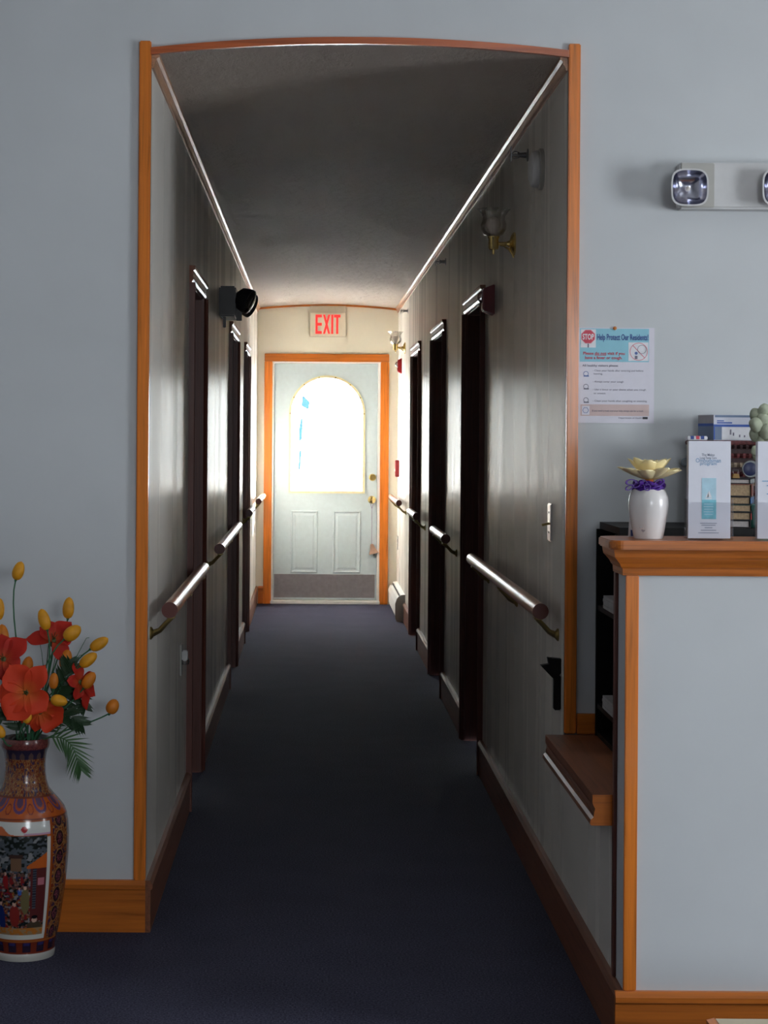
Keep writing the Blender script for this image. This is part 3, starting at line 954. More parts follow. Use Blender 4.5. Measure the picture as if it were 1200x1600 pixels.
# mouldings, mitred round the corner: front run and end run
mb = MB()
n = len(prof)
vs = []
for a, b in prof:
    vs.append((XR - a, YC - a, zt + b))
for a, b in prof:
    vs.append((CX1_, YC - a, zt + b))
mb.add(vs, [tuple(range(n)), tuple(range(n, 2 * n))] + [(i, (i + 1) % n, n + (i + 1) % n, n + i) for i in range(n)])
mb.build('front_moulding', 'pine_x', ct)
mb = MB()
vs = [(XR - a, YC - a, zt + b) for a, b in prof] + [(XR - a, YC + 0.13 + a * 0.6, zt + b) for a, b in prof]
mb.add(vs, [tuple(range(n)), tuple(range(n, 2 * n))] + [(i, (i + 1) % n, n + (i + 1) % n, n + i) for i in range(n)])
mb.build('end_moulding', 'pine_y', ct)

# black shelf unit standing on the ledge behind the counter
bu = empty('black_shelf_unit', 'black open shelf unit standing behind the counter', 'shelf')
ux0, ux1, uy0, uy1, uz0, uz1 = 0.822, 1.62, 5.13, 5.478, 0.5805, 1.195
MB().box(ux0, ux1, uy0, uy0 + 0.015, uz0, uz1 - 0.02).build('front_board', 'black_metal', bu)
MB().box(ux0, ux1, uy1 - 0.012, uy1, uz0, uz1 - 0.02).build('back_board', 'black_metal', bu)
MB().box(ux0 + 0.010, ux1, uy0 - 0.005, uy1, uz1 - 0.0195, uz1).build('top_board', 'black_metal', bu)
MB().box(ux1 - 0.015, ux1, uy0 + 0.0155, uy1 - 0.0125, uz0, uz1 - 0.02).build('side_board', 'black_metal', bu)
MB().box(ux0 + 0.22, ux0 + 0.235, uy0 + 0.0155, uy1 - 0.0125, uz0, uz1 - 0.02).build('divider', 'black_metal', bu)
for z in (uz0, 0.660, 0.942):
    MB().box(ux0 + 0.004, ux0 + 0.219, uy0 + 0.0155, uy1 - 0.0125, z, z + 0.014).build('shelf', 'black_metal', bu)
M['paper_grey'] = plain('paper_grey', (0.42, 0.42, 0.42), 0.7)
for z, l in ((0.6745, 'stack of pale papers in the lower slot of the black shelf'), (0.9565, 'stack of pale papers in the upper slot of the black shelf')):
    t_ = empty('paper_stack', l, 'papers', group='paper stacks in the black shelf')
    for k in range(4):
        MB().box(ux0 + 0.004 + 0.001 * (k % 2), ux0 + 0.21, uy0 + 0.02, uy1 - 0.11 + 0.002 * (k % 3), z + 0.009 * k, z + 0.009 * k + 0.0086).build('sheaf', 'paper_grey', t_)

# ------------------------------------------------------------------ poster
po = empty('notice_poster', 'printed health notice with a stop sign pinned beside the opening', 'poster')
YP = YF - 0.001
M['sheet'] = plain('poster_sheet', (0.68, 0.66, 0.74), 0.35, var=0.02)
M['sky_blue'] = plain('print_sky_blue', (0.28, 0.60, 0.72), 0.5, var=0.03)
M['pinkish'] = plain('print_pink', (0.66, 0.50, 0.48), 0.5, var=0.03)
M['print_red'] = plain('print_red', (0.62, 0.06, 0.10), 0.5)
M['print_redline'] = plain('print_redline', (0.72, 0.25, 0.30), 0.5)
M['navy'] = plain('print_navy', (0.03, 0.07, 0.30), 0.5)
M['print_grey'] = plain('print_grey', (0.17, 0.16, 0.22), 0.5)
M['print_blue'] = plain('print_blue', (0.10, 0.16, 0.42), 0.5)
M['print_black'] = plain('print_black', (0.03, 0.03, 0.04), 0.5)
M['print_white'] = plain('print_white', (0.78, 0.78, 0.82), 0.5)


def pr(x0, y0, x1, y1, Y, name, mat, parent, th=0.0002):
    a, b = P(x0, y0, Y), P(x1, y1, Y)
    cx = P((x0 + x1) / 2, (y0 + y1) / 2, Y)
    hw, hh = (b.x - a.x) / 2, (a.z - b.z) / 2
    hw = (x1 - x0) / 2 * Y / FPX
    hh = (y1 - y0) / 2 * Y / FPX
    return MB().box(cx.x - hw, cx.x + hw, Y - th, Y, cx.z - hh, cx.z + hh).build(name, mat, parent)


pr(902, 512, 1022, 661, YP, 'sheet', 'sheet', po, 0.0006)
y1_, y2_, y3_ = YP - 0.0008, YP - 0.0011, YP - 0.0014
pr(906, 513.5, 1014, 565.5, y1_, 'header', 'sky_blue', po)
pr(906, 566, 1014, 654, y1_, 'body_tint', 'sheet', po)
pr(907.5, 514.5, 931, 543, y2_, 'stop_square', 'print_white', po)
pr(982, 535, 1013, 564, y2_, 'cough_square', 'print_white', po)
pr(907, 632, 1014, 650, y2_, 'footer_box', 'pinkish', po)
pr(909, 634, 921, 648, y3_, 'footer_icon_square', 'sheet', po)


def ngon(cx, cy, rpx, Y, n, name, mat, rot=0.0, ring=None, parent=None, th=0.0002):
    c = P(cx, cy, Y)
    r = rpx * Y / FPX
    pts = [(c.x + r * math.cos(rot + 2 * PI * i / n), c.z + r * math.sin(rot + 2 * PI * i / n)) for i in range(n)]
    mb = MB()
    if ring is None:
        mb.prism([(x, Y, z) for x, z in pts], (0, -th, 0))
    else:
        q = ring / rpx
        inn = [(c.x + (x - c.x) * q, c.z + (z - c.z) * q) for x, z in pts]
        for i in range(n):
            j = (i + 1) % n
            mb.prism([(pts[i][0], Y, pts[i][1]), (pts[j][0], Y, pts[j][1]), (inn[j][0], Y, inn[j][1]), (inn[i][0], Y, inn[i][1])], (0, -th, 0))
    return mb.build(name, mat, parent)


ngon(919, 526, 11.6, y3_, 8, 'stop_border', 'print_redline', PI / 8, None, po)
ngon(919, 526, 10.6, y3_ - 0.0003, 8, 'stop_sign', 'print_red', PI / 8, None, po)
pr(918, 537, 920, 543, y3_, 'stop_post', 'print_grey', po)
ngon(998, 549.5, 14, y3_, 28, 'no_ring', 'print_redline', 0, 13.0, po)
a, b = P(988.5, 539.5, y3_), P(1007.5, 559.5, y3_)
d = (b - a).normalized()
nrm = Vector((-d.z, 0, d.x)) * 0.0011
MB().prism([a + nrm, b + nrm, b - nrm, a - nrm], (0, -0.0002, 0)).build('no_slash', 'print_redline', po)
ngon(1003, 546, 7, y3_ - 0.0003, 20, 'face_outline', 'print_grey', 0, 6.4, po)
ngon(994, 552, 2.6, y3_ - 0.0003, 6, 'cough_mark', 'print_blue', 0.4, None, po)
pr(992, 556, 996, 561, y3_ - 0.0003, 'hand_mark', 'print_grey', po)
for cy, mat_ in ((584, 'print_blue'), (604, 'print_grey'), (625, 'print_grey')):
    ngon(915.5, cy, 4.2, y2_, 10, 'pictogram', mat_, 0, 3.3, po)
    pr(912, cy + 2.5, 920, cy + 4.5, y2_ - 0.0003, 'pictogram_base', mat_, po)
ngon(915, 641, 5.0, y3_ - 0.0003, 6, 'pictogram', 'print_blue', 0, 4.2, po)
pr(1004, 651.5, 1012, 655, y2_, 'logo_block', 'print_black', po)
yt = y3_ - 0.0006


def ptext(body, x, y, hpx, wpx, mat, parent, name='lettering', bold=0.0, align='LEFT', Y=None):
    """line of print: baseline-left at pixel x, y; cap height and width in pixels"""
    Y = Y or yt
    p_ = P(x, y, Y)
    size = hpx * Y / FPX / 0.69
    o = text(body, name, size, p_, mat, parent, bold=bold, align=align, depth=0.0001)
    w = max(v.co.x for v in o.data.vertices) - min(v.co.x for v in o.data.vertices)
    o.scale = (wpx * Y / FPX / w, 1, 1)
    return o


ptext('STOP', 910.2, 530.2, 8.4, 17.6, 'print_white', po, bold=0.0006, Y=yt)
ptext('Help Protect Our Residents!', 932.5, 531, 9.0, 80, 'navy', po, bold=0.0004)
ptext('Please do not visit if you', 911, 554, 4.4, 65, 'print_red', po, bold=0.0002)
ptext('have a fever or cough.', 914, 560.8, 4.4, 58, 'print_red', po, bold=0.0002)
pr(929, 554.6, 947, 555.4, yt, 'underline', 'print_red', po)
ptext('All healthy visitors please:', 910, 572.5, 3.2, 56, 'print_grey', po, bold=0.0001)
for body, y, w_, x in (('- Clean your hands after entering and before', 580.2, 79, 926), ('leaving.', 585.2, 14, 927.5), ('- Always cover your cough', 597.5, 48, 926),
                       ('- Use a tissue or your sleeve when you cough', 609.8, 83, 926), ('or sneeze.', 615.6, 19, 927.5), ('- Clean your hands after coughing or sneezing.', 627.5, 85, 926),
                       ('If you need a mask and your help always ask for a mask', 643, 80, 925)):
    ptext(body, x, y, 2.7, w_, 'print_grey', po)
ptext('Department of Health', 966, 654, 2.4, 37, 'print_grey', po)
M['pin'] = plain('orange_pin', (0.62, 0.22, 0.05), 0.4)
p = P(960.5, 513, YP)
MB().lathe([(0.005, 0), (0.0055, 0.003), (0.003, 0.005), (0.004, 0.009), (0, 0.010)], p + Vector((0, -0.0008, 0)), (0, -1, 0), 12).build('push_pin', 'pin', po, smooth=True)

# ------------------------------------------------------------------ white emergency light on the front wall
t_ = empty('emergency_light', 'white emergency light with mirrored lamp above the poster', 'light')
a, b = P(1056, 258, YF), P(1238, 331, YF)
MB().box(a.x, b.x, YF - 0.060, YF, b.z, a.z).build('housing', 'offwhite', t_, bevel=0.006)
MB().box(a.x + 0.003, P(1109, 295, YF).x, YF - 0.064, YF - 0.0595, b.z + 0.003, a.z - 0.003).build('side_plate', 'grey_pl', t_, bevel=0.002)
M['reflector'] = plain('reflector', (0.55, 0.56, 0.66), 0.18, metal=1.0, var=0.02)


def squircle(hw, n=48, pw=3.6):
    out = []
    for i in range(n):
        an = 2 * PI * i / n
        c_, s_ = math.cos(an), math.sin(an)
        r_ = (abs(c_) ** pw + abs(s_) ** pw) ** (-1 / pw)
        out.append((hw * r_ * c_, hw * r_ * s_))
    return out


def loft(rings, c, name, mat, parent, capf=False):
    """rings of (half width, outward distance) from the wall"""
    vs, fs = [], []
    n_ = 48
    for hw, dd in rings:
        vs += [(c[0] + x, c[1] - dd, c[2] + z) for x, z in squircle(hw)]
    for i in range(len(rings) - 1):
        for k in range(n_):
            fs.append((i * n_ + k, i * n_ + (k + 1) % n_, (i + 1) * n_ + (k + 1) % n_, (i + 1) * n_ + k))
    if capf:
        fs.append(tuple(range((len(rings) - 1) * n_, len(rings) * n_)))
    return MB().add(vs, fs).build(name, mat, parent, smooth=True)


for cx in (1077.5, 1220):
    c = P(cx, 293, YF - 0.11)
    c.y = YF - 0.064
    hd = loft([(0.030, 0.0), (0.046, 0.020), (0.053, 0.046), (0.053, 0.052), (0.0485, 0.052)], c, 'lamp_head', 'offwhite', t_)
    loft([(0.0485, 0.0515), (0.044, 0.036), (0.034, 0.022), (0.018, 0.013), (0.006, 0.011)], c, 'reflector', 'reflector', hd, True)
    MB().lathe([(0.007, 0.010), (0.007, 0.024), (0, 0.030)], c, (0, -1, 0), 12).build('bulb', 'bulb', hd, smooth=True)

# grey knob on the wall behind the counter
p = P(1067, 722, YF)
t_ = empty('wall_hook', 'small grey round-headed hook on the wall beside the yellow flower', 'hook')
MB().lathe([(0.011, 0), (0.009, 0.02), (0.009, 0.03)], p, (0, -1, 0), 16).build('stalk', 'grey_pl', t_, smooth=True)
M['slate'] = plain('slate_knob', (0.20, 0.24, 0.27), 0.5)
MB().lathe([(0.009, 0.028), (0.013, 0.032), (0.013, 0.042), (0.009, 0.047), (0, 0.048)], p, (0, -1, 0), 20).build('ball', 'slate', t_, smooth=True)

# ------------------------------------------------------------------ white jar with yellow lotus and purple ribbon
ZTOP = ZT + 0.0005
YJ = 4.47
jx = P(1013, 843, YJ).x
M['ceramic'] = plain('white_ceramic', (0.74, 0.71, 0.70), 0.22, var=0.015)
jar = empty('ceramic_jar', 'white ceramic jar standing on the counter', 'jar')
prof = [(0, 0.0), (0.0325, 0.0), (0.0345, 0.003), (0.0395, 0.030), (0.0445, 0.058), (0.0468, 0.080), (0.0455, 0.098), (0.039, 0.113), (0.030, 0.121), (0.027, 0.125), (0.029, 0.130), (0.026, 0.130), (0.024, 0.124), (0.020, 0.118)]
MB().lathe(prof, (jx, YJ, ZTOP), (0, 0, 1), 56).build('body', 'ceramic', jar, smooth=True)
M['mark'] = plain('grey_mark', (0.36, 0.31, 0.32), 0.5)
hp_ = []
for i in range(20):
    a_ = 2 * PI * i / 20
    hp_.append((0.0042 * (16 * math.sin(a_) ** 3) / 16, 0.0042 * (13 * math.cos(a_) - 5 * math.cos(2 * a_) - 2 * math.cos(3 * a_) - math.cos(4 * a_)) / 16))
hx = jx - 0.018
hy = YJ - math.sqrt(0.0375 ** 2 - 0.018 ** 2)
MB().prism([(hx + u, hy - 0.0006 + u * -0.45, ZTOP + 0.020 + v) for u, v in hp_], (0, 0.0012, 0)).build('heart_mark', 'mark', jar)
MB().box(hx - 0.008, hx + 0.007, hy - 0.0014, hy + 0.004, ZTOP + 0.0265, ZTOP + 0.0285).build('script_mark', 'mark', jar)


def petal_mesh(o, d, nrm, L, W, cup, curl, nu=8, nv=6, tip=0.9, base=0.18, wave=0.0, prof=None):
    """curved petal: root o, along d, face normal nrm"""
    o, d, nrm = Vector(o), Vector(d).normalized(), Vector(nrm)
    nrm = (nrm - nrm.dot(d) * d).normalized()
    s_ = d.cross(nrm)
    vs, fs = [], []
    for i in range(nu + 1):
        u = i / nu
        w = W * (prof(u) if prof else (base + (1 - base) * math.sin(PI * min(1, u ** 0.85 * 0.98 + 0.02)) ** tip) if u < 1 else W * 0.05)
        for j in range(nv + 1):
            v = 2 * j / nv - 1
            h = curl * L * u * u + cup * W * v * v * (0.3 + 0.7 * math.sin(PI * u)) + wave * W * math.sin(9 * u + 3 * v) * abs(v) * u
            vs.append(o + d * (L * u) * (1 - 0.12 * v * v * u) + s_ * (w * v) + nrm * h)
    for i in range(nu):
        for j in range(nv):
            q = i * (nv + 1) + j
            fs.append((q, q + 1, q + nv + 2, q + nv + 1))
    # give it a little thickness
    n_ = len(vs)
    th = nrm * 0.0007
    vs2 = [v - th for v in vs]
    fs2 = [tuple(x + n_ for x in f_[::-1]) for f_ in fs]
    rim = [j for j in range(nv + 1)] + [(i + 1) * (nv + 1) - 1 for i in range(1, nu + 1)] + [nu * (nv + 1) + j for j in range(nv - 1, -1, -1)] + [i * (nv + 1) for i in range(nu - 1, 0, -1)]
    fs3 = [(rim[k], rim[(k + 1) % len(rim)], rim[(k + 1) % len(rim)] + n_, rim[k] + n_) for k in range(len(rim))]
    return MB().add(vs + vs2, fs + fs2 + fs3)


def petal_mat(name, c0, c1, length, spec=0.25):
    """colour from root to tip by distance from the object's own origin"""
    t = NT(name)
    tc = t.add('ShaderNodeTexCoord')
    ln = t.add('ShaderNodeVectorMath', operation='LENGTH')
    t.link(tc.outputs['Object'], ln.inputs[0])
    mr = t.add('ShaderNodeMapRange')
    t.link(ln.outputs['Value'], mr.inputs['Value'])
    mr.inputs['From Max'].default_value = length
    nz = t.noise((1, 1, 1), 60, 4)
    ma = t.add('ShaderNodeMath', operation='MULTIPLY_ADD')
    t.link(nz, ma.inputs[0])
    ma.inputs[1].default_value = 0.3
    t.link(mr.outputs['Result'], ma.inputs[2])
    t.link(t.ramp(ma.outputs[0], [(0.2, c0), (0.62, c1), (1.0, mul(c1, 1.08))]), t.bsdf.inputs['Base Color'])
    t.bsdf.inputs['Roughness'].default_value = 0.6
    t.bsdf.inputs['Specular IOR Level'].default_value = spec
    t.bsdf.inputs['Subsurface Weight'].default_value = 0.0
    return t.m


M['lotus'] = petal_mat('lotus_petal', (0.88, 0.50, 0.08), (0.92, 0.80, 0.46), 0.07)
M['lotus_core'] = plain('lotus_core', (0.62, 0.16, 0.03), 0.6)
lotus = empty('lotus_flower', 'pale yellow artificial lotus flower in the white jar', 'flower')
fc = Vector((jx + 0.002, YJ, ZTOP + 0.138))
for ring, (npt, L, W, el, off, dz) in enumerate(((9, 0.072, 0.019, 14, 0.2, 0.0), (8, 0.062, 0.019, 38, 0.55, 0.003), (5, 0.042, 0.017, 60, 0.1, 0.006))):
    for k in range(npt):
        an = 2 * PI * k / npt + off
        e_ = R(el + random.uniform(-5, 5))
        d = Vector((math.cos(an) * math.cos(e_), math.sin(an) * math.cos(e_), math.sin(e_)))
        nn = Vector((-math.cos(an) * math.sin(e_), -math.sin(an) * math.sin(e_), math.cos(e_)))
        petal_mesh(fc + Vector((math.cos(an), math.sin(an), 0)) * 0.006 + Vector((0, 0, dz)), d, nn, L * 1.04, W * 1.08, 0.42, 0.16, prof=lambda u: (0.30 + 0.70 * math.sin(PI * (0.08 + 0.74 * u)) ** 0.8) * (1 if u < 0.95 else 0.62)).build('petal', 'lotus', lotus, smooth=True, loc=tuple(fc))
MB().lathe([(0.010, -0.004), (0.013, 0.012), (0.012, 0.034), (0.006, 0.039), (0, 0.040)], fc, (0, 0, 1), 18).build('core', 'lotus_core', lotus, smooth=True)
MB().tube([fc, fc - Vector((0, 0, 0.05))], 0.004, 8).build('stem', 'lotus_core', lotus)

M['ribbon'] = plain('purple_ribbon', (0.075, 0.014, 0.26), 0.42, spec=0.35, var=0.25, freq=90)
rb = empty('purple_ribbon', 'shiny purple ribbon tied round the neck of the white jar', 'ribbon')
zr = ZTOP + 0.1215
mb = MB()
for k in range(4):
    pts = [(jx + (0.0335 + 0.003 * math.sin(5 * a + k)) * math.cos(a), YJ + (0.0335 + 0.003 * math.sin(5 * a + k)) * math.sin(a), zr + 0.004 * k - 0.004 + 0.0035 * math.sin(6 * a + 2 * k)) for a in np.linspace(0, 2 * PI, 40)]
    mb.tube(pts, 0.0042, 6)
mb.build('wrap', 'ribbon', rb, smooth=True)


def ribbon_loop(c, rx, rz, tilt, w, name):
    vs, fs = [], []
    n_ = 26
    for i in range(n_):
        a = 2 * PI * i / n_
        x, z = rx * math.cos(a), rz * math.sin(a)
        x, z = x * math.cos(tilt) - z * math.sin(tilt), x * math.sin(tilt) + z * math.cos(tilt)
        for dy in (-w, w):
            for k in (1.0, 0.72):
                vs.append((c.x + x * k, c.y + dy, c.z + z * k))
    for i in range(n_):
        a, b = 4 * i, 4 * ((i + 1) % n_)
        fs += [(a, b, b + 2, a + 2), (a + 1, b + 1, b + 3, a + 3), (a, b, b + 1, a + 1), (a + 2, b + 2, b + 3, a + 3)]
    return MB().add(vs, fs).build(name, 'ribbon', rb, smooth=True)


Yr = YJ - 0.034
for px_, py_, rx, rz, tl in ((986, 753.5, 9, 4.8, 0.05), (983, 762, 6.5, 3.4, 0.5), (1011, 761, 5.5, 6.0, 0.2), (1006, 754, 6, 4, -0.5), (994, 758, 6.5, 3.6, 0.35), (1030, 754, 9, 5, 0.5)):
    ribbon_loop(P(px_, py_, Yr), rx * Yr / FPX, rz * Yr / FPX, tl, 0.005, 'loop')
MB().lathe([(0, -0.007), (0.006, -0.003), (0.006, 0.004), (0, 0.008)], P(1001, 754, Yr - 0.002), (1, 0, 0.3), 10).build('knot', 'ribbon', rb, smooth=True)
t_ = empty('white_card', 'narrow white card leaning behind the white jar', 'card')
p = P(986, 842, 4.54)
MB().prism([(p.x - 0.007, 4.54, ZTOP), (p.x + 0.045, 4.54, ZTOP), (p.x + 0.045, 4.548, ZTOP + 0.046), (p.x - 0.003, 4.548, ZTOP + 0.046)], (0, 0.0012, 0)).build('card', 'print_white', t_)
MB().prism([(p.x - 0.001, 4.5395, ZTOP + 0.002), (p.x + 0.012, 4.5395, ZTOP + 0.002), (p.x + 0.010, 4.545, ZTOP + 0.026), (p.x - 0.0005, 4.546, ZTOP + 0.030)], (0, 0.0003, 0)).build('dark_print', 'navy', t_)

# ------------------------------------------------------------------ brochures in clear holders
M['bro'] = plain('brochure_paper', (0.74, 0.75, 0.83), 0.45, var=0.015)
M['bro_grey'] = plain('brochure_grey', (0.30, 0.33, 0.42), 0.5)
M['bro_blue'] = plain('brochure_blue', (0.25, 0.42, 0.62), 0.5)
M['bro_sky'] = plain('brochure_sky', (0.45, 0.68, 0.80), 0.5, var=0.08, freq=40)
M['bro_sea'] = plain('brochure_sea', (0.20, 0.55, 0.66), 0.5, var=0.12, freq=60)


def brochure_stand(x_mid, label_h, label_b, printed):
    YB = 4.43
    xc = P(x_mid, 840, YB).x
    hw = 0.054
    t_ = empty('brochure_holder', label_h, 'holder', group='clear brochure holders')
    th = 0.0025
    y0, y1 = YB - 0.010, YB + 0.030
    zb = ZTOP
    MB().box(xc - hw, xc + hw, y0, y1, zb, zb + th).build('base', 'acrylic', t_)
    MB().box(xc - hw, xc + hw, y0, y0 + th, zb + th, zb + 0.088).build('front_lip', 'acrylic', t_)
    MB().box(xc - hw, xc + hw, y1 - th, y1, zb + th, zb + 0.13).build('back_plate', 'acrylic', t_)
    for sx in (-1, 1):
        x = xc + sx * (hw - th / 2)
        MB().box(x - th / 2, x + th / 2, y0 + th, y1 - th, zb + th, zb + 0.095).build('side_plate', 'acrylic', t_)
    for k in range(3):
        b = empty('brochure', label_b[k], 'brochure', group='brochures in the clear holders')
        yb = YB - 0.006 + 0.0098 * k
        zt_ = zb + 0.004 + 0.2265 - 0.0006 * k
        bw = 0.049
        xo = xc - 0.0005 + 0.0006 * ((k * 7) % 3 - 1)
        MB().box(xo - bw, xo + bw, yb, yb + 0.0088, zb + 0.004, zt_).build('folded_sheets', 'bro', b)
        if k == 0:
            yf = yb - 0.0004
            if printed:
                for body, y, h, w_, m_ in (('The Maine', 712.5, 4.0, 20, 'bro_grey'), ('Long-Term Care', 717, 3.6, 26, 'bro_grey'), ('Ombudsman', 722.5, 6.5, 39, 'bro_blue'), ('program', 726.5, 4.6, 26, 'bro_blue')):
                    ptext(body, 1106.5 - w_ / 2, y, h, w_, m_, b, Y=yf, bold=0.0001)
                a0 = pr(1096.5, 747, 1119, 781, yf, 'sky_picture', 'bro_sky', b)
                pr(1096.5, 781, 1119, 811, yf, 'sea_picture', 'bro_sea', b)
                q = [P(x, y, yf - 0.0003) for x, y in ((1108, 766), (1112, 777), (1105, 777))]
                MB().prism(q, (0, -0.0002, 0)).build('sail', 'print_white', b)
                q = [P(x, y, yf - 0.0003) for x, y in ((1107, 769), (1107, 777), (1102, 777))]
                MB().prism(q, (0, -0.0002, 0)).build('sail', 'print_white', b)
                q = [P(x, y, yf - 0.0003) for x, y in ((1101, 778), (1113, 778), (1111, 780), (1103, 780))]
                MB().prism(q, (0, -0.0002, 0)).build('hull', 'print_white', b)
                for y, w_ in ((787, 14), (791, 15), (795, 14), (799, 15), (803, 13)):
                    pr(1107 - w_ / 2, y, 1107 + w_ / 2, y + 1.3, yf - 0.0003, 'print_line', 'bro_sky', b)
                for y, w_ in ((817, 26), (820, 22), (824, 12), (828, 24), (832, 32)):
                    pr(1107 - w_ / 2, y, 1107 + w_ / 2, y + 1.2, yf, 'print_line', 'bro_grey', b)
            else:
                for y, x0 in ((751, 1191), (758, 1198), (771, 1198)):
                    pr(x0, y, x0 + 22, y + 1.6, yf, 'print_line', 'bro_blue', b)


brochure_stand(1108, 'clear acrylic brochure holder beside the white jar', ('white brochure with sailboat picture, front of its holder', 'white brochure just behind the sailboat brochure', 'rearmost white brochure in the sailboat holder'), True)
brochure_stand(1216, 'clear acrylic brochure holder at the picture edge, before the green cluster', ('white brochure with blue lines, front of the holder at the picture edge', 'white brochure just behind the blue-lined brochure', 'rearmost white brochure in the holder at the picture edge'), False)

# ------------------------------------------------------------------ things on the black shelf unit
ZS = uz1 + 0.0005
# book stack: turned so spines show on one side
M['page'] = plain('page_edges', (0.42, 0.30, 0.18), 0.8, var=0.2, freq=200)
M['page_pale'] = plain('pale_page_edges', (0.55, 0.50, 0.48), 0.8, var=0.1, freq=200)
covers = {'black': (0.015, 0.015, 0.018), 'green': (0.02, 0.06, 0.05), 'red': (0.32, 0.04, 0.04), 'blue': (0.05, 0.13, 0.30), 'rust': (0.22, 0.07, 0.05), 'grey': (0.25, 0.27, 0.27)}
for k, v in covers.items():
    M['cover_' + k] = plain('cover_' + k, v, 0.4)
books = [('black', 0.020, 'page_pale', 'black book at the bottom of the stack behind the brochures'), ('red', 0.022, 'page', 'red-spined book, second from the bottom of the stack'),
         ('green', 0.020, 'page', 'dark green book in the middle of the stack'), ('blue', 0.021, 'page', 'blue-spined book below the thick rust one'),
         ('rust', 0.034, 'page', 'thick rust-coloured book near the top of the stack'), ('grey', 0.014, 'page_pale', 'thin grey book on top of the stack')]
z = ZS
bc = Vector((P(1170, 800, 5.18).x - 0.040 * math.cos(R(16)) + 0.058 * math.sin(R(16)), 5.215, 0))
for i, (cv, th, pg, lab) in enumerate(books):
    an = R(-16 + (i * 37 % 5) - 2)
    ux = Vector((math.cos(an), math.sin(an), 0))
    uy = Vector((-math.sin(an), math.cos(an), 0))
    b = empty('book', lab, 'book', group='books stacked on the black shelf')
    hw, hd = 0.040, 0.058
    c = bc + Vector((0, 0, z + th / 2))
    MB().obox(c + Vector((0, 0, th / 2 - 0.0012)), ux * hw, uy * hd, Vector((0, 0, 0.0011))).build('cover_board', 'cover_' + ('black' if i % 2 else cv), b)
    MB().obox(c - Vector((0, 0, th / 2 - 0.0012)), ux * hw, uy * hd, Vector((0, 0, 0.0011))).build('cover_board', 'cover_black', b)
    MB().obox(c + ux * (hw - 0.001), ux * 0.0012, uy * hd, Vector((0, 0, th / 2 - 0.0024))).build('spine', 'cover_' + cv, b)
    MB().obox(c - ux * 0.002, ux * (hw - 0.0035), uy * (hd - 0.003), Vector((0, 0, th / 2 - 0.0024))).build('page_block', pg, b)
    z += th + 0.0004
zbook = z

# basket: dark red woven
M['weave'] = plain('basket_weave', (0.11, 0.022, 0.024), 0.6, var=0.5, freq=120, bump=0.4)
M['weave_dark'] = plain('basket_weave_dark', (0.035, 0.012, 0.013), 0.6, var=0.4, freq=150)
M['weave_light'] = plain('basket_weave_light', (0.26, 0.20, 0.14), 0.6, var=0.3, freq=150)
bk = empty('woven_basket', 'dark red woven basket holding the blue box', 'basket')
gx0, gx1 = P(1086, 700, 5.35).x, P(1187, 700, 5.35).x
gy0, gy1, gz1 = 5.305, 5.465, P(1130, 692, 5.3).z
mb = MB()
mb.box(gx0, gx1, gy0 + 0.006, gy1 - 0.006, ZS, ZS + 0.006)
mb.box(gx0 + 0.004, gx1 - 0.004, gy0 + 0.004, gy0 + 0.009, ZS, gz1 - 0.004).box(gx0 + 0.004, gx1 - 0.004, gy1 - 0.009, gy1 - 0.004, ZS, gz1 - 0.004).box(gx0 + 0.004, gx0 + 0.009, gy0 + 0.009, gy1 - 0.009, ZS + 0.006, gz1 - 0.004).box(gx1 - 0.009, gx1 - 0.004, gy0 + 0.009, gy1 - 0.009, ZS + 0.006, gz1 - 0.004)
mb.build('liner', 'weave_dark', bk)
nst = 9
for k in range(nst):
    zc = ZS + 0.014 + (gz1 - ZS - 0.024) * k / (nst - 1)
    pts = []
    m_ = 22
    for i in range(m_ + 1):
        x = gx0 + (gx1 - gx0) * i / m_
        pts.append((x, gy0 + 0.002 - 0.003 * math.cos(PI * (i + k)), zc))
    MB().tube(pts, 0.0075, 6).build('strand', 'weave_light' if k in (4, 6) else ('weave' if k % 2 else 'weave_dark'), bk, smooth=True)
rimp = [(gx0, gy0, gz1), (gx1, gy0, gz1), (gx1, gy1, gz1), (gx0, gy1, gz1), (gx0, gy0, gz1)]
MB().tube(rimp, 0.007, 8).build('rim', 'weave', bk, smooth=True)
# blue glove box on the basket
M['box_white'] = plain('box_white', (0.62, 0.64, 0.74), 0.4, var=0.02)
M['box_blue'] = plain('box_blue', (0.035, 0.10, 0.42), 0.4)
M['box_steel'] = plain('box_steel', (0.16, 0.22, 0.34), 0.4, var=0.15, freq=8)
M['box_grey'] = plain('box_grey', (0.34, 0.33, 0.36), 0.4)
gb = empty('glove_box', 'blue and white carton tilted on top of the woven basket', 'box')
Yg = 5.36
zb0 = gz1 + 0.0075
ftl = P(1114, 652, Yg)
xl, xr = P(1115, 670, Yg).x, P(1180, 670, Yg).x
zt0 = P(1115, 648, Yg).z
an = R(-4)
dy = 0.10
bxl = P(1091, 670, Yg + 0.085).x
# body: front face and skewed side face
body = [(xl, Yg, zb0), (xr, Yg + 0.008, zb0), (xr - 0.02, Yg + 0.095, zb0), (bxl, Yg + 0.085, zb0)]
MB().prism(body, (0, 0, zt0 - zb0)).build('carton', 'box_white', gb, bevel=0.0006)


def face_strip(p0, p1, f0, f1, z0, z1, name, mat):
    p0, p1 = Vector(p0), Vector(p1)
    a, b = p0.lerp(p1, f0), p0.lerp(p1, f1)
    n_ = (p1 - p0).cross(Vector((0, 0, 1))).normalized() * 0.0006
    H_ = zt0 - zb0
    q = [a + Vector((0, 0, H_ * z0)), b + Vector((0, 0, H_ * z0)), b + Vector((0, 0, H_ * z1)), a + Vector((0, 0, H_ * z1))]
    return MB().prism([v + n_ for v in q], n_ * -0.5).build(name, mat, gb)


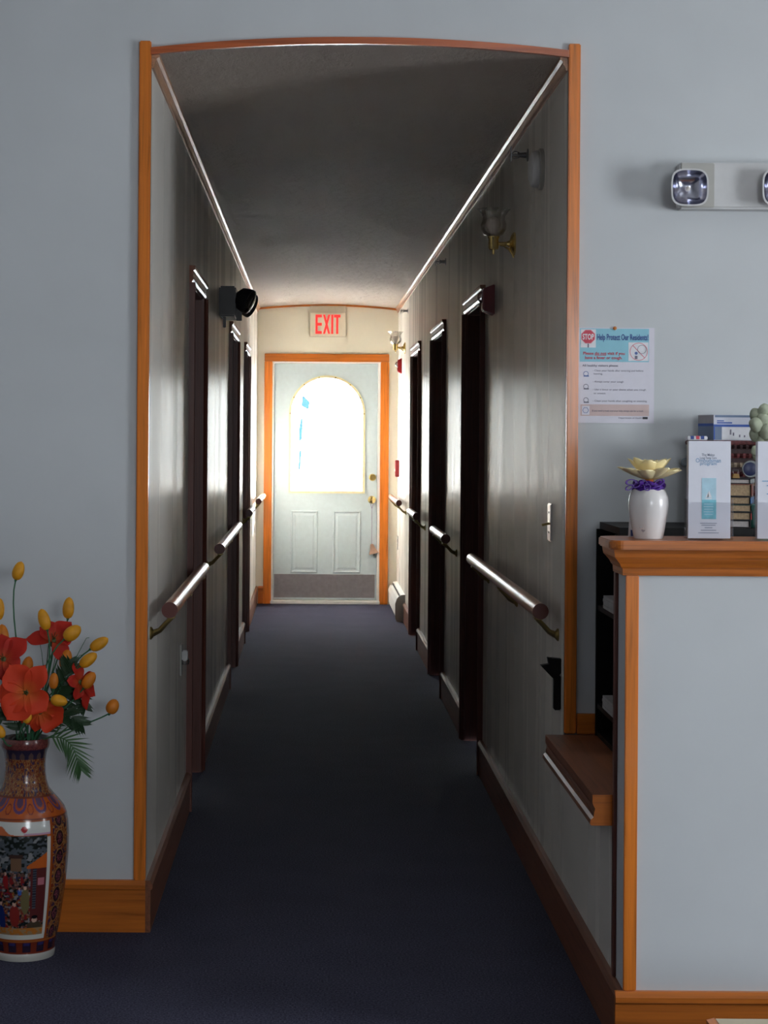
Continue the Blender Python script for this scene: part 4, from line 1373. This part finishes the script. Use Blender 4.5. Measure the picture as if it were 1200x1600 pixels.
F0, F1 = body[0], body[1]
S0, S1 = body[3], body[0]
face_strip(F0, F1, 0.0, 1.0, 0.53, 0.62, 'blue_stripe', 'box_blue')
face_strip(F0, F1, 0.0, 0.03, 0.02, 0.53, 'blue_edge', 'box_blue')
face_strip(F0, F1, 0.03, 0.20, 0.02, 0.53, 'tint_panel', 'box_steel')
face_strip(F0, F1, 0.20, 0.98, 0.02, 0.50, 'white_label', 'print_white')
face_strip(F0, F1, 0.03, 0.98, 0.90, 0.99, 'top_band', 'box_steel')
face_strip(F0, F1, 0.08, 0.25, 0.74, 0.78, 'print_line', 'box_blue')
face_strip(F0, F1, 0.08, 0.45, 0.66, 0.71, 'print_line', 'box_blue')
for f0_, h0, h1 in ((0.40, 0.22, 0.42), (0.47, 0.18, 0.30), (0.62, 0.12, 0.22), (0.74, 0.12, 0.20)):
    face_strip(F0, F1, f0_, f0_ + 0.03, h0 - 0.0, h1, 'label_mark', 'print_grey').location.y -= 0.0007
face_strip(S0, S1, 0.0, 1.0, 0.66, 0.99, 'side_panel', 'box_grey')
face_strip(S0, S1, 0.0, 1.0, 0.55, 0.66, 'blue_stripe', 'box_blue')
face_strip(S0, S1, 0.0, 1.0, 0.02, 0.55, 'side_panel', 'box_steel')
# coloured packet beside the box
pk = empty('small_packet', 'small red and navy packet lying on the basket rim', 'packet')
a = P(1072, 690, 5.33)
px0, px1 = P(1071, 688, 5.33).x, P(1104, 688, 5.33).x
zk = gz1 + 0.0076
px0 = max(px0, gx0 - 0.028)
MB().box(px0, px1, 5.315, 5.350, zk, zk + 0.011).build('wrapper', 'print_white', pk, bevel=0.002)
for f0_, m_ in ((0.15, 'navy'), (0.42, 'print_red'), (0.66, 'navy')):
    MB().box(px0 + (px1 - px0) * f0_, px0 + (px1 - px0) * (f0_ + 0.17), 5.3145, 5.33, zk + 0.002, zk + 0.0115).build('print_patch', m_, pk)

# teal clip and round badge over the books
M['teal'] = plain('teal_plastic', (0.02, 0.28, 0.22), 0.4)
Yt = 5.26
p = P(1170, 735, Yt)
t_ = empty('round_badge', 'round navy badge with pale ring standing on the books', 'badge')
zc = zbook + 0.0245
MB().lathe([(0.0235, 0), (0.024, 0.003), (0.0225, 0.006), (0, 0.0062)], (p.x + 0.004, Yt, zc), (0, -1, 0), 28).build('ring', 'cover_grey', t_, smooth=True)
M['badge_navy'] = plain('badge_navy', (0.012, 0.018, 0.075), 0.4)
MB().lathe([(0.019, 0.0063), (0.017, 0.0073), (0, 0.0075)], (p.x + 0.002, Yt, zc), (0, -1, 0), 24).build('disc', 'badge_navy', t_, smooth=True)
M['amber'] = plain('amber_plastic', (0.42, 0.22, 0.03), 0.4)
t_ = empty('binder_clip', 'small amber clip lying on top of the stacked books', 'clip')
p = P(1150, 731, 5.22)
MB().prism([(p.x - 0.010, 5.215, zbook), (p.x + 0.010, 5.215, zbook), (p.x + 0.007, 5.215, zbook + 0.012), (p.x - 0.007, 5.215, zbook + 0.012)], (0, 0.02, 0)).build('clip_body', 'amber', t_, bevel=0.001)
MB().tube([(p.x - 0.006, 5.225, zbook + 0.012), (p.x - 0.008, 5.225, zbook + 0.022), (p.x + 0.008, 5.225, zbook + 0.022), (p.x + 0.006, 5.225, zbook + 0.012)], 0.001, 6).build('wire_handle', 'steel', t_)

# pale green knobbly cluster in a pot
M['sage'] = plain('sage_lobes', (0.42, 0.46, 0.34), 0.8, var=0.22, freq=45, bump=0.3)
M['teal_pot'] = M['teal']
gc = empty('green_cluster', 'pale green rounded artificial plant in a pot beside the carton', 'plant')
Yp = 5.12
ctr = P(1200, 662, Yp)
pz = ZS
MB().lathe([(0, 0.0), (0.030, 0.0), (0.036, 0.05), (0.040, 0.055), (0.040, 0.062), (0.034, 0.062), (0.030, 0.04), (0, 0.04)], (ctr.x, 5.185, ZS), (0, 0, 1), 24).build('pot', 'teal_pot', gc, smooth=True)
MB().tube([(ctr.x, 5.185, ZS + 0.045), (ctr.x, 5.17, ZS + 0.13), (ctr.x, Yp + 0.02, ctr.z)], 0.008, 8).build('stem', 'sage', gc)
lobes = [(1183, 648, 9), (1193, 641, 8.5), (1204, 645, 10), (1180, 664, 9.5), (1191, 657, 9.5), (1202, 660, 10), (1214, 655, 11), (1184, 679, 9.5), (1196, 674, 10.5), (1208, 672, 11), (1191, 688, 8), (1203, 688, 9), (1179, 704, 6.5), (1184, 712, 6), (1215, 686, 10)]
for i, (x, y, r_) in enumerate(lobes):
    c = P(x, y, Yp)
    c.y += random.uniform(-0.012, 0.02)
    rr = r_ * 1.15 * Yp / FPX
    ax = Vector((random.uniform(-0.5, 0.5), random.uniform(-0.6, -0.2), random.uniform(0.3, 1))).normalized()
    prof = [(rr * math.sin(a) * (1 + 0.08 * math.sin(3 * a)), -1.12 * rr * math.cos(a)) for a in np.linspace(0, PI, 10)]
    MB().lathe(prof, c, ax, 16, lambda i_, an, s_=i: 0.06 * math.sin(4 * an + s_)).build('lobe', 'sage', gc, smooth=True)

# ------------------------------------------------------------------ cream-topped table corner in front of the counter
tb = empty('low_table', 'cream topped low table with wooden edge before the counter', 'table')
TY1, TZ = 3.30, 0.430
tx0 = P(1105, 1588, TY1).x
TX1, TY0 = tx0 + 0.75, 2.55
M['cream'] = plain('cream_laminate', (0.62, 0.53, 0.37), 0.4, var=0.03)
MB().box(tx0 + 0.012, TX1 - 0.012, TY0 + 0.012, TY1 - 0.0005, TZ - 0.022, TZ).build('table_top', 'cream', tb, bevel=0.002)
MB().prism([(tx0 - 0.004, TY1 - 0.012, TZ - 0.03), (tx0 + 0.012, TY1 - 0.001, TZ - 0.03), (tx0 + 0.012, TY0, TZ - 0.03), (tx0 - 0.004, TY0, TZ - 0.03)], (0, 0, 0.031)).build('edge_band', 'pine_y', tb)
MB().box(TX1 - 0.0115, TX1, TY0, TY1, TZ - 0.03, TZ + 0.001).build('edge_band', 'pine_y', tb)
for x, y in ((tx0 + 0.05, TY0 + 0.05), (TX1 - 0.06, TY0 + 0.05), (tx0 + 0.05, TY1 - 0.06), (TX1 - 0.06, TY1 - 0.06)):
    MB().tube([(x, y, 0), (x, y, TZ - 0.022)], [0.014, 0.022], 12).build('leg', 'pine_z', tb)

# ------------------------------------------------------------------ painted floor vase
VX, VY = P(38, 1400, 5.25).x, 5.25
PXM = 5.25 / FPX


def srgb(*c):
    return np.array(s2l(c))


_rng = np.random.RandomState(11)
_lat = _rng.rand(64, 64)


def vnoise(u, v):
    iu, iv = np.floor(u).astype(int), np.floor(v).astype(int)
    fu, fv = u - iu, v - iv
    fu, fv = fu * fu * (3 - 2 * fu), fv * fv * (3 - 2 * fv)
    g = lambda a, b: _lat[a % 64, b % 64]
    return (g(iu, iv) * (1 - fu) + g(iu + 1, iv) * fu) * (1 - fv) + (g(iu, iv + 1) * (1 - fu) + g(iu + 1, iv + 1) * fu) * fv


def mix(c, m, d):
    m = np.clip(m, 0, 1)[..., None]
    return c * (1 - m) + np.array(d) * m


def vase_paint(th, h):
    """colours of the glaze at angle th (0 towards the room) and height h"""
    s_ = th * 0.118                    # arc length in metres
    c = np.zeros(th.shape + (3,)) + srgb(128, 78, 44)
    n1 = vnoise(s_ * 260 + 9, h * 260)
    n2 = vnoise(s_ * 120 + 31, h * 120 + 5)
    n3 = vnoise(s_ * 520 + 3, h * 520 + 17)
    # gold brocade everywhere
    c = mix(c, (n1 > 0.56), srgb(110, 40, 22))
    c = mix(c, (n3 > 0.70), srgb(160, 122, 66))
    c = mix(c, (n2 > 0.70), srgb(60, 40, 62))
    # dark ovals down the side bands
    rep_ = 2 * R(44) + 2 * R(46)
    thw = (th + PI) % (2 * PI) - PI
    ath = np.abs(thw)
    for k in range(7):
        hc = 0.075 + k * 0.052
        for tc in (R(60), R(86), R(120)):
            e = ((ath - tc) * 0.118 / 0.0155) ** 2 + ((h - hc - (0.02 if tc > 1.2 else 0)) / 0.021) ** 2
            c = mix(c, (e < 1.0) & (h > 0.06) & (h < 0.39), srgb(52, 26, 34))
            c = mix(c, (e < 1.25) & (e > 0.95) & (h > 0.06) & (h < 0.39), srgb(150, 106, 56))
            c = mix(c, (e < 0.45) & (n3 > 0.5) & (h > 0.06) & (h < 0.39), srgb(120, 62, 70))
    # picture panel with cream border
    inp = (ath < R(44)) & (h > 0.063) & (h < 0.386)
    c = mix(c, (ath < R(47.5)) & (h > 0.058) & (h < 0.391), srgb(150, 70, 22))
    c = mix(c, inp, srgb(205, 205, 195))
    pic = (ath < R(38.5)) & (h > 0.076) & (h < 0.350)
    x = thw / R(38.5)
    sky = (ath < R(43)) & (h > 0.345) & (h < 0.384)
    c = mix(c, sky, srgb(205, 206, 200))
    c = mix(c, sky & (np.abs(h - 0.347) < 0.010) & (x > 0.2), srgb(186, 150, 170))
    c = mix(c, sky & (h < 0.352 + 0.022 * np.exp(-((x + 0.62) / 0.22) ** 2)), srgb(190, 95, 45))
    c = mix(c, ((thw - R(8)) * 0.118) ** 2 + (h - 0.367) ** 2 < 0.0088 ** 2, srgb(170, 30, 35))
    g = np.zeros_like(c) + srgb(80, 86, 92)
    g = mix(g, (h < 0.25), srgb(92, 62, 50))
    g = mix(g, (h < 0.16), srgb(110, 62, 44))
    b1 = vnoise(s_ * 150 + 2, h * 190 + 3)
    b2 = vnoise(s_ * 90 + 40, h * 130 + 23)
    b3 = vnoise(s_ * 210 + 12, h * 240 + 43)
    g = mix(g, (b1 > 0.55), srgb(24, 32, 26))
    g = mix(g, (b2 > 0.74), srgb(128, 128, 130))
    g = mix(g, (b3 > 0.74) & (h < 0.27), srgb(140, 98, 86))
    g = mix(g, (b2 < 0.30) & (h < 0.24), srgb(120, 28, 26))
    g = mix(g, (b3 < 0.16) & (h < 0.26), srgb(30, 40, 84))
    g = mix(g, (b1 < 0.16) & (h < 0.20), srgb(150, 105, 40))
    # far hill line of dark trees, house with orange roof, striped pillar
    g = mix(g, (h > 0.318 + 0.012 * np.sin(9 * x)) & (b1 > 0.42), srgb(22, 30, 24))
    roof = (x > 0.30) & (h > 0.262 + 0.0) & (h < 0.268 + 0.05 * (x - 0.30))
    g = mix(g, roof, srgb(185, 90, 30))
    g = mix(g, (x > 0.42) & (h < 0.262) & (h > 0.115), srgb(88, 36, 34))
    g = mix(g, (x > 0.50) & (x < 0.64) & (h < 0.262) & (h > 0.15), srgb(70, 74, 84))
    g = mix(g, (x > 0.50) & (x < 0.64) & (h < 0.262) & (h > 0.15) & (np.sin(h * 900) > 0), srgb(36, 36, 46))
    g = mix(g, (x > 0.70) & (x < 0.92) & (h > 0.215) & (h < 0.235), srgb(180, 110, 120))
    g = mix(g, (x > -0.25) & (x < 0.12) & (h > 0.255) & (h < 0.292), srgb(112, 84, 62))
    g = mix(g, (x > -0.30) & (x < 0.17) & (h > 0.290) & (h < 0.299), srgb(60, 40, 34))
    for cx, ch, w_, hh, col in ((0.25, 0.17, 0.16, 0.035, (105, 96, 62)), (-0.15, 0.13, 0.2, 0.03, (130, 40, 34)), (-0.7, 0.12, 0.15, 0.04, (26, 40, 96)), (-0.85, 0.2, 0.16, 0.05, (22, 26, 44)), (0.05, 0.196, 0.07, 0.009, (52, 92, 170)), (-0.45, 0.225, 0.1, 0.02, (140, 30, 30)), (0.62, 0.10, 0.3, 0.016, (70, 58, 44))):
        e = ((x - cx) / w_) ** 2 + ((h - ch) / hh) ** 2
        g = mix(g, e < 1, srgb(*col))
        e = ((x - cx) / (w_ * 0.36)) ** 2 + ((h - ch - hh * 1.12) / 0.007) ** 2
        g = mix(g, e < 1, srgb(205, 165, 145))
        e = ((x - cx) / (w_ * 0.42)) ** 2 + ((h - ch - hh * 1.12 - 0.008) / 0.005) ** 2
        g = mix(g, e < 1, srgb(14, 12, 14))
    g = mix(g, (h < 0.096), srgb(176, 108, 40))
    g = mix(g, (h < 0.096) & (b1 > 0.5), srgb(150, 120, 84))
    c = np.where(pic[..., None], g, c)
    # lower band with navy blocks
    lb = (h > 0.021) & (h <= 0.058)
    c = mix(c, lb, srgb(112, 42, 24))
    cell = (thw / R(26)) % 1.0
    c = mix(c, lb & (cell > 0.22) & (cell < 0.78) & (h > 0.026) & (h < 0.053), srgb(40, 28, 46))
    c = mix(c, lb & (cell > 0.30) & (cell < 0.70) & (h > 0.044) & (h < 0.053), srgb(48, 44, 96))
    c = mix(c, (h > 0.055) & (h <= 0.059), srgb(160, 90, 40))
    c = mix(c, (h <= 0.021), srgb(190, 188, 180))
    # shoulder: orange with violet lappets
    sh = (h > 0.391) & (h <= 0.446)
    c = mix(c, sh, srgb(178, 84, 26))
    lp = (thw / R(34) + 0.5) % 1.0 - 0.5
    e = (lp / 0.34) ** 2 + ((h - 0.437) / 0.030) ** 2
    c = mix(c, sh & (e < 1), srgb(92, 60, 100))
    c = mix(c, sh & (e < 0.55), srgb(168, 72, 28))
    c = mix(c, sh & (e < 0.26), srgb(86, 60, 88))
    e2 = (((lp + 1.0) % 1.0 - 0.5) / 0.13) ** 2 + ((h - 0.418) / 0.014) ** 2
    c = mix(c, sh & (e2 < 1) & (e2 > 0.6), srgb(120, 40, 26))
    c = mix(c, (h > 0.391) & (h < 0.394), srgb(110, 44, 24))
    c = mix(c, (h > 0.444) & (h < 0.448), srgb(110, 50, 30))
    # collar and lip
    nb = (h > 0.545) & (h <= 0.572)
    c = mix(c, nb, srgb(44, 36, 58))
    tri = np.abs(((thw / R(24)) % 1.0) - 0.5) * 2
    c = mix(c, nb & (tri > 0.45) & (h < 0.549 + 0.016 * tri), srgb(86, 66, 62))
    c = mix(c, (h > 0.572), srgb(116, 58, 52))
    c = mix(c, (h > 0.572) & (n3 > 0.6), srgb(84, 36, 40))
    return c


vprof = [(47, 0), (48.5, 6), (48.5, 11), (47.5, 12), (48, 17), (49, 24), (51.5, 34), (55, 48), (59, 75), (62.5, 100), (66, 130), (68.3, 160), (68.8, 190), (67.6, 208), (65, 222), (61, 232), (53, 242), (44, 252), (37.5, 260), (33.5, 272), (31.8, 285), (31.5, 298), (32.2, 308), (33.6, 316), (35.5, 321), (37.6, 325), (38.2, 331), (37.6, 336), (36.6, 339)]
pr_ = np.array(vprof) * PXM
hs = np.linspace(0, pr_[-1, 1], 360)
rs = np.interp(hs, pr_[:, 1], pr_[:, 0])
ker = np.array([1, 2, 3, 4, 3, 2, 1]) / 16.0
rsm = np.convolve(np.pad(rs, 3, mode='edge'), ker, 'valid')
NS = 360
ths = np.arange(NS) / NS * 2 * PI
TT, HH = np.meshgrid(ths, hs)
cols = vase_paint(TT, HH)
vs = [(r * math.sin(t_), -r * math.cos(t_), h) for h, r in zip(hs, rsm) for t_ in ths]
nh = len(hs)
fs = [(i * NS + k, i * NS + (k + 1) % NS, (i + 1) * NS + (k + 1) % NS, (i + 1) * NS + k) for i in range(nh - 1) for k in range(NS)]
# inner mouth
inner = [(0.93, 0.0), (0.85, -0.02), (0.80, -0.07), (0.80, -0.12)]
for q, dz in inner:
    vs += [(rsm[-1] * q * math.sin(t_), -rsm[-1] * q * math.cos(t_), hs[-1] + dz) for t_ in ths]
for i in range(nh - 1, nh - 1 + len(inner)):
    fs += [(i * NS + k, i * NS + (k + 1) % NS, (i + 1) * NS + (k + 1) % NS, (i + 1) * NS + k) for k in range(NS)]
fs.append(tuple(range(NS))[::-1])
fs.append(tuple(range((nh + len(inner) - 1) * NS, (nh + len(inner)) * NS)))
me = bpy.data.meshes.new('vase_body')
me.from_pydata(vs, [], fs)
att = me.color_attributes.new('glaze', 'FLOAT_COLOR', 'POINT')
allc = np.zeros((len(vs), 4), dtype=np.float32)
allc[:, 3] = 1
allc[:nh * NS, :3] = cols.reshape(-1, 3)
allc[nh * NS:, :3] = srgb(40, 26, 22)
att.data.foreach_set('color', allc.ravel())
me.shade_smooth()
t = NT('vase_glaze')
va = t.add('ShaderNodeVertexColor', layer_name='glaze')
t.link(va.outputs['Color'], t.bsdf.inputs['Base Color'])
t.bsdf.inputs['Roughness'].default_value = 0.22
t.bsdf.inputs['Coat Weight'].default_value = 0.3
t.bsdf.inputs['Coat Roughness'].default_value = 0.08
me.materials.append(t.m)
vase = bpy.data.objects.new('floor_vase', me)
COL.objects.link(vase)
vase.location = (VX, VY, 0.0005)
tag(vase, 'tall painted oriental floor vase standing on the carpet', 'vase')
VH = hs[-1]

# ------------------------------------------------------------------ artificial flowers in the vase
M['petal_red'] = petal_mat('petal_orange_red', (0.62, 0.13, 0.02), (0.62, 0.045, 0.012), 0.09)
M['petal_deep'] = petal_mat('petal_deep_red', (0.50, 0.07, 0.02), (0.46, 0.022, 0.012), 0.07)
M['bud'] = plain('bud_yellow', (0.76, 0.33, 0.008), 0.55, var=0.12, freq=40)
M['bud_orange'] = plain('bud_orange', (0.68, 0.20, 0.008), 0.55, var=0.12, freq=40)
M['stem'] = plain('plastic_stem', (0.03, 0.14, 0.06), 0.45)
M['leaf'] = plain('palm_leaf', (0.015, 0.045, 0.014), 0.5, var=0.2)
M['leaf_light'] = plain('palm_leaf_light', (0.045, 0.12, 0.035), 0.5, var=0.2)
M['stamen'] = plain('stamen', (0.08, 0.09, 0.02), 0.6)
MOUTH = Vector((VX, VY, VH - 0.06))


def stem_to(p, start_dir, parent, r_=0.0022, k=0):
    """stalk from a flower head down through the vase mouth"""
    a = random.uniform(0, 2 * PI)
    end = MOUTH + Vector((0.030 * math.cos(a), 0.030 * math.sin(a), 0))
    mid = MOUTH + Vector((0.024 * math.cos(a), 0.024 * math.sin(a), 0.075))
    P0, P1 = Vector(p), Vector(p) + Vector(start_dir).normalized() * min(0.10, (Vector(p) - mid).length * 0.5)
    pts = []
    for i in range(13):
        u = i / 12
        pts.append((1 - u) ** 3 * P0 + 3 * u * (1 - u) ** 2 * P1 + 3 * u * u * (1 - u) * mid + u ** 3 * end)
    return MB().tube(pts, r_, 6).build('stem', 'stem', parent, smooth=True)


def bud(px_, py_, dep, tilt, lab, L=31, W=9.2, mat='bud', toward=0.0, sd=None):
    """pointed egg-shaped bud; tilt in degrees from upright, positive to the room's opening"""
    b = empty('flower_bud', lab, 'flower bud', group='yellow and orange buds in the floor vase')
    c = P(px_, py_, VY + dep)
    ax = Vector((math.sin(R(tilt)), toward, math.cos(R(tilt)))).normalized()
    l_, w_ = L * PXM, W * PXM
    prof = []
    for i in range(15):
        u = i / 14
        rr = w_ * max(0.0, 1 - abs(2 * u - 1) ** 2.1) ** 0.52 * (1.08 - 0.20 * u)
        prof.append((rr, (u - 0.5) * l_))
    MB().lathe(prof, c, ax, 24, lambda i_, an: 0.035 * math.cos(3 * an)).build('bud', mat, b, smooth=True)
    root = c - ax * (l_ * 0.47)
    MB().lathe([(0.0022, -0.006), (0.0045, 0.0), (0.0055, 0.006), (0.003, 0.008)], root, ax, 10).build('sepal', 'stem', b, smooth=True)
    stem_to(root, -ax if sd is None else sd, b)
    return b


bud(29, 892, 0.00, 17, 'tallest yellow bud, alone on a long green stem')
bud(107, 950, 0.03, 4, 'upright yellow bud standing above the top red flower', L=35)
bud(69, 968, -0.05, -17, 'yellow bud in front of the top red flower', L=35)
bud(-2, 952, 0.0, 3, 'yellow bud cut off by the picture edge, upper one', L=36)
bud(4, 993, -0.02, -4, 'orange bud cut off by the picture edge, lower one', L=36, W=10, mat='bud_orange')
bud(113, 989, -0.05, 52, 'plump yellow bud lying on a petal of the top red flower', L=32, W=11)
bud(155, 1006, 0.0, 58, 'yellow bud with green tip leaning towards the opening', L=33)
bud(138, 1031, -0.02, 52, 'yellow bud just below the green-tipped leaning bud', L=33)
bud(139, 1063, -0.03, 34, 'orange bud in front of the side red flower', L=30, mat='bud_orange')
bud(176, 1104, 0.0, 24, 'amber bud on a curved stem, farthest out beside the trim', L=25, W=10, mat='bud_orange', sd=(-0.8, 0, -0.45))
bud(92, 1095, -0.11, 100, 'yellow bud lying level beside the large red flower', L=27)
bud(84, 1064, -0.07, 4, 'small upright amber bud beside the large red flower', L=26, W=7.5, mat='bud_orange')
bud(43, 1122, -0.13, 30, 'small dim yellow bud below the large red flower', L=18, W=6.5)
bud(1, 1143, -0.10, -20, 'small yellow bud above the vase lip at the picture edge', L=22, W=7)
bud(43, 1040, 0.02, 10, 'amber bud half hidden behind the large red flower', L=30, mat='bud_orange')
bud(103, 1031, 0.0, 10, 'amber bud hidden between stems under the top red flower', L=34, W=10, mat='bud_orange')


def round_petal(u):
    return 0.16 + 0.84 * math.sin(PI / 2 * u / 0.6) if u < 0.6 else max(0.06, math.sqrt(max(0.0, 1 - ((u - 0.6) / 0.4) ** 2)))


def flower(px_, py_, dep, face, specs, lab, mat='petal_red', stamen=True):
    """specs: (angle in the flower's plane, length px, half width px, forward lean)"""
    fl = empty('silk_flower', lab, 'flower', group='orange red silk flowers in the floor vase')
    c = P(px_, py_, VY + dep)
    f = Vector(face).normalized()
    up = Vector((0, 0, 1))
    up = (up - up.dot(f) * f).normalized()
    sx = up.cross(f)          # towards the picture's right when facing the viewer
    sx = -sx if sx.x < 0 else sx
    for an, L, W, lean in specs:
        d = (sx * math.cos(R(an)) + up * math.sin(R(an))) * math.cos(R(lean)) + f * math.sin(R(lean))
        nn = f * math.cos(R(lean)) - (sx * math.cos(R(an)) + up * math.sin(R(an))) * math.sin(R(lean))
        l_, w_ = L * PXM, W * PXM
        petal_mesh(c, d, nn, l_, w_, 0.28, -0.20, 16, 8, prof=round_petal, wave=0.10).build('petal', mat, fl, smooth=True, loc=tuple(c))
    MB().lathe([(0.010, -0.024), (0.011, -0.010), (0.008, 0.002), (0.0, 0.006)], c, f, 14).build('calyx', 'stamen', fl, smooth=True)
    if stamen:
        for k in range(5):
            a = 2 * PI * k / 5
            q = c + f * 0.030 + (sx * math.cos(a) + up * math.sin(a)) * 0.009
            st = MB().tube([c, c + f * 0.016 + (q - c - f * 0.03) * 0.4, q], 0.0009, 5).build('stamen', 'stamen', fl)
    stem_to(c - f * 0.022, -f + Vector((0, 0, -0.8)), fl, 0.003)
    return fl


flower(41, 1082, -0.12, (0.10, -1, 0.12), [(122, 50, 24, 20), (55, 52, 17, 26), (200, 42, 24, 12), (236, 50, 25, 16), (-42, 42, 21, 14), (180, 46, 20, 8), (300, 30, 18, 2)], 'large orange red flower facing out above the vase')
flower(84, 1000, 0.0, (0.15, -0.75, 0.55), [(100, 32, 15, 24), (45, 40, 17, 20), (175, 44, 13, 8), (-60, 38, 14, -6), (140, 30, 12, 30), (5, 30, 12, 0)], 'top red flower with raised petals behind the yellow buds', 'petal_deep')
flower(6, 1030, -0.06, (-0.1, -0.9, 0.35), [(45, 46, 18, 12), (100, 40, 18, 14), (200, 45, 20, 8), (-30, 30, 16, 6), (-80, 36, 16, 0)], 'red flower at the picture edge above the large one', 'petal_deep')
flower(125, 1066, -0.02, (0.75, -0.6, 0.2), [(100, 34, 11, 10), (-75, 46, 10, 4), (-40, 38, 11, 10), (170, 28, 10, 12), (20, 32, 9, 20), (240, 30, 10, 10)], 'narrow red flower turned sideways towards the opening', 'petal_deep', False)
flower(62, 1112, -0.085, (0.25, -1, -0.2), [(-30, 42, 24, 4), (-100, 36, 11, 0), (20, 30, 15, -6), (215, 34, 11, 0), (-62, 28, 13, 6)], 'lower orange red flower drooping over the vase lip', 'petal_red', False)


def frond(pts, nleaf, L, W, mat, lab, droop=0.3, w_scale=1.0):
    fr = empty('palm_frond', lab, 'leaf', group='palm fronds in the floor vase')
    pts = [Vector(p) for p in pts]
    # smooth rachis
    sm = []
    n_ = 24
    for i in range(n_ + 1):
        u = i / n_ * (len(pts) - 1)
        k = min(int(u), len(pts) - 2)
        fu = u - k
        p0, p1, p2, p3 = pts[max(k - 1, 0)], pts[k], pts[k + 1], pts[min(k + 2, len(pts) - 1)]
        sm.append(0.5 * ((2 * p1) + (p2 - p0) * fu + (2 * p0 - 5 * p1 + 4 * p2 - p3) * fu ** 2 + (3 * p1 - p0 - 3 * p2 + p3) * fu ** 3))
    MB().tube(sm, [0.0026 * (1 - 0.7 * i / n_) for i in range(n_ + 1)], 6).build('rachis', mat, fr, smooth=True)
    for i in range(nleaf):
        u = 0.34 + 0.66 * i / (nleaf - 1)
        k = min(int(u * n_), n_ - 1)
        o = sm[k]
        d = (sm[min(k + 1, n_)] - sm[k]).normalized()
        view = Vector((0, -1, 0.15))
        sd_ = d.cross(view).normalized()
        for s_ in (-1, 1):
            ll = L * PXM * (0.55 + 0.45 * math.sin(PI * (0.15 + 0.8 * (u - 0.34) / 0.66)))
            dd = (d * (0.50 + 0.45 * u * u) + sd_ * s_ * (1.0 - 0.42 * u) + Vector((0, random.uniform(-0.25, 0.25), -droop))).normalized()
            petal_mesh(o, dd, view + sd_ * 0.3 * s_, ll, W * PXM * w_scale, 0.25, -0.10, 5, 2, prof=lambda q: (0.45 + 0.55 * math.sin(PI * min(1, 0.2 + q * 0.8))) * (1 - q ** 3) + 0.04).build('leaflet', mat, fr, smooth=True)
    return fr


frond([MOUTH, P(62, 1158, VY - 0.03), P(92, 1152, VY - 0.05), P(112, 1165, VY - 0.06), P(122, 1190, VY - 0.06), P(127, 1203, VY - 0.055)], 20, 38, 1.5, 'leaf_light', 'light green palm frond drooping beside the vase neck', 0.15)
frond([MOUTH, P(60, 1150, VY - 0.02), P(84, 1120, VY - 0.03), P(104, 1118, VY - 0.03), P(128, 1132, VY - 0.02)], 13, 36, 2.8, 'leaf', 'dark palm frond spreading level behind the lower flower', 0.1, 1.2)
frond([MOUTH, P(58, 1140, VY), P(85, 1095, VY - 0.01), P(102, 1060, VY - 0.02), P(108, 1035, VY - 0.02)], 14, 34, 3.2, 'leaf', 'dark palm frond rising behind the yellow buds', 0.1, 1.3)
frond([MOUTH, P(60, 1140, VY + 0.02), P(92, 1100, VY), P(118, 1085, VY), P(132, 1105, VY)], 12, 32, 3.0, 'leaf', 'dark palm frond arching towards the opening', 0.12, 1.3)
frond([MOUTH, P(34, 1150, VY - 0.05), P(22, 1120, VY - 0.07), P(8, 1110, VY - 0.07), P(-12, 1125, VY - 0.06)], 12, 34, 3.0, 'leaf', 'dark palm frond under the large flower at the picture edge', 0.1, 1.2)


def blade(x0, y0, x1, y1, dep, lab, mat='stem', w=1.1):
    g_ = empty('grass_blade', lab, 'leaf', group='thin grass blades in the floor vase')
    a, b = MOUTH, P(x1, y1, VY + dep)
    m_ = P(x0, y0, VY + dep)
    pts = [(1 - u) ** 2 * a + 2 * u * (1 - u) * m_ + u * u * b for u in np.linspace(0, 1, 10)]
    MB().tube(pts, [w * PXM * (1 - 0.6 * i / 9) for i in range(10)], 5).build('blade', mat, g_, smooth=True)
    MB().tube([b, b + Vector((0.008, 0, 0.001))], 0.0008, 5).build('tip', mat, g_)
    return g_


blade(90, 1080, 135, 997, -0.02, 'thin green blade with forked tip beside the leaning buds')
blade(80, 1080, 62, 1003, 0.02, 'thin green blade under the top red flower, near the yellow bud')
blade(75, 1090, 90, 1010, 0.02, 'thin green blade rising behind the amber bud', 'leaf_light', 1.3)
blade(70, 1090, 76, 1006, 0.03, 'thin dark blade between the two red flowers', 'leaf', 1.6)
blade(100, 1090, 124, 1024, 0.01, 'thin green blade beneath the leaning yellow buds', 'stem', 1.0)
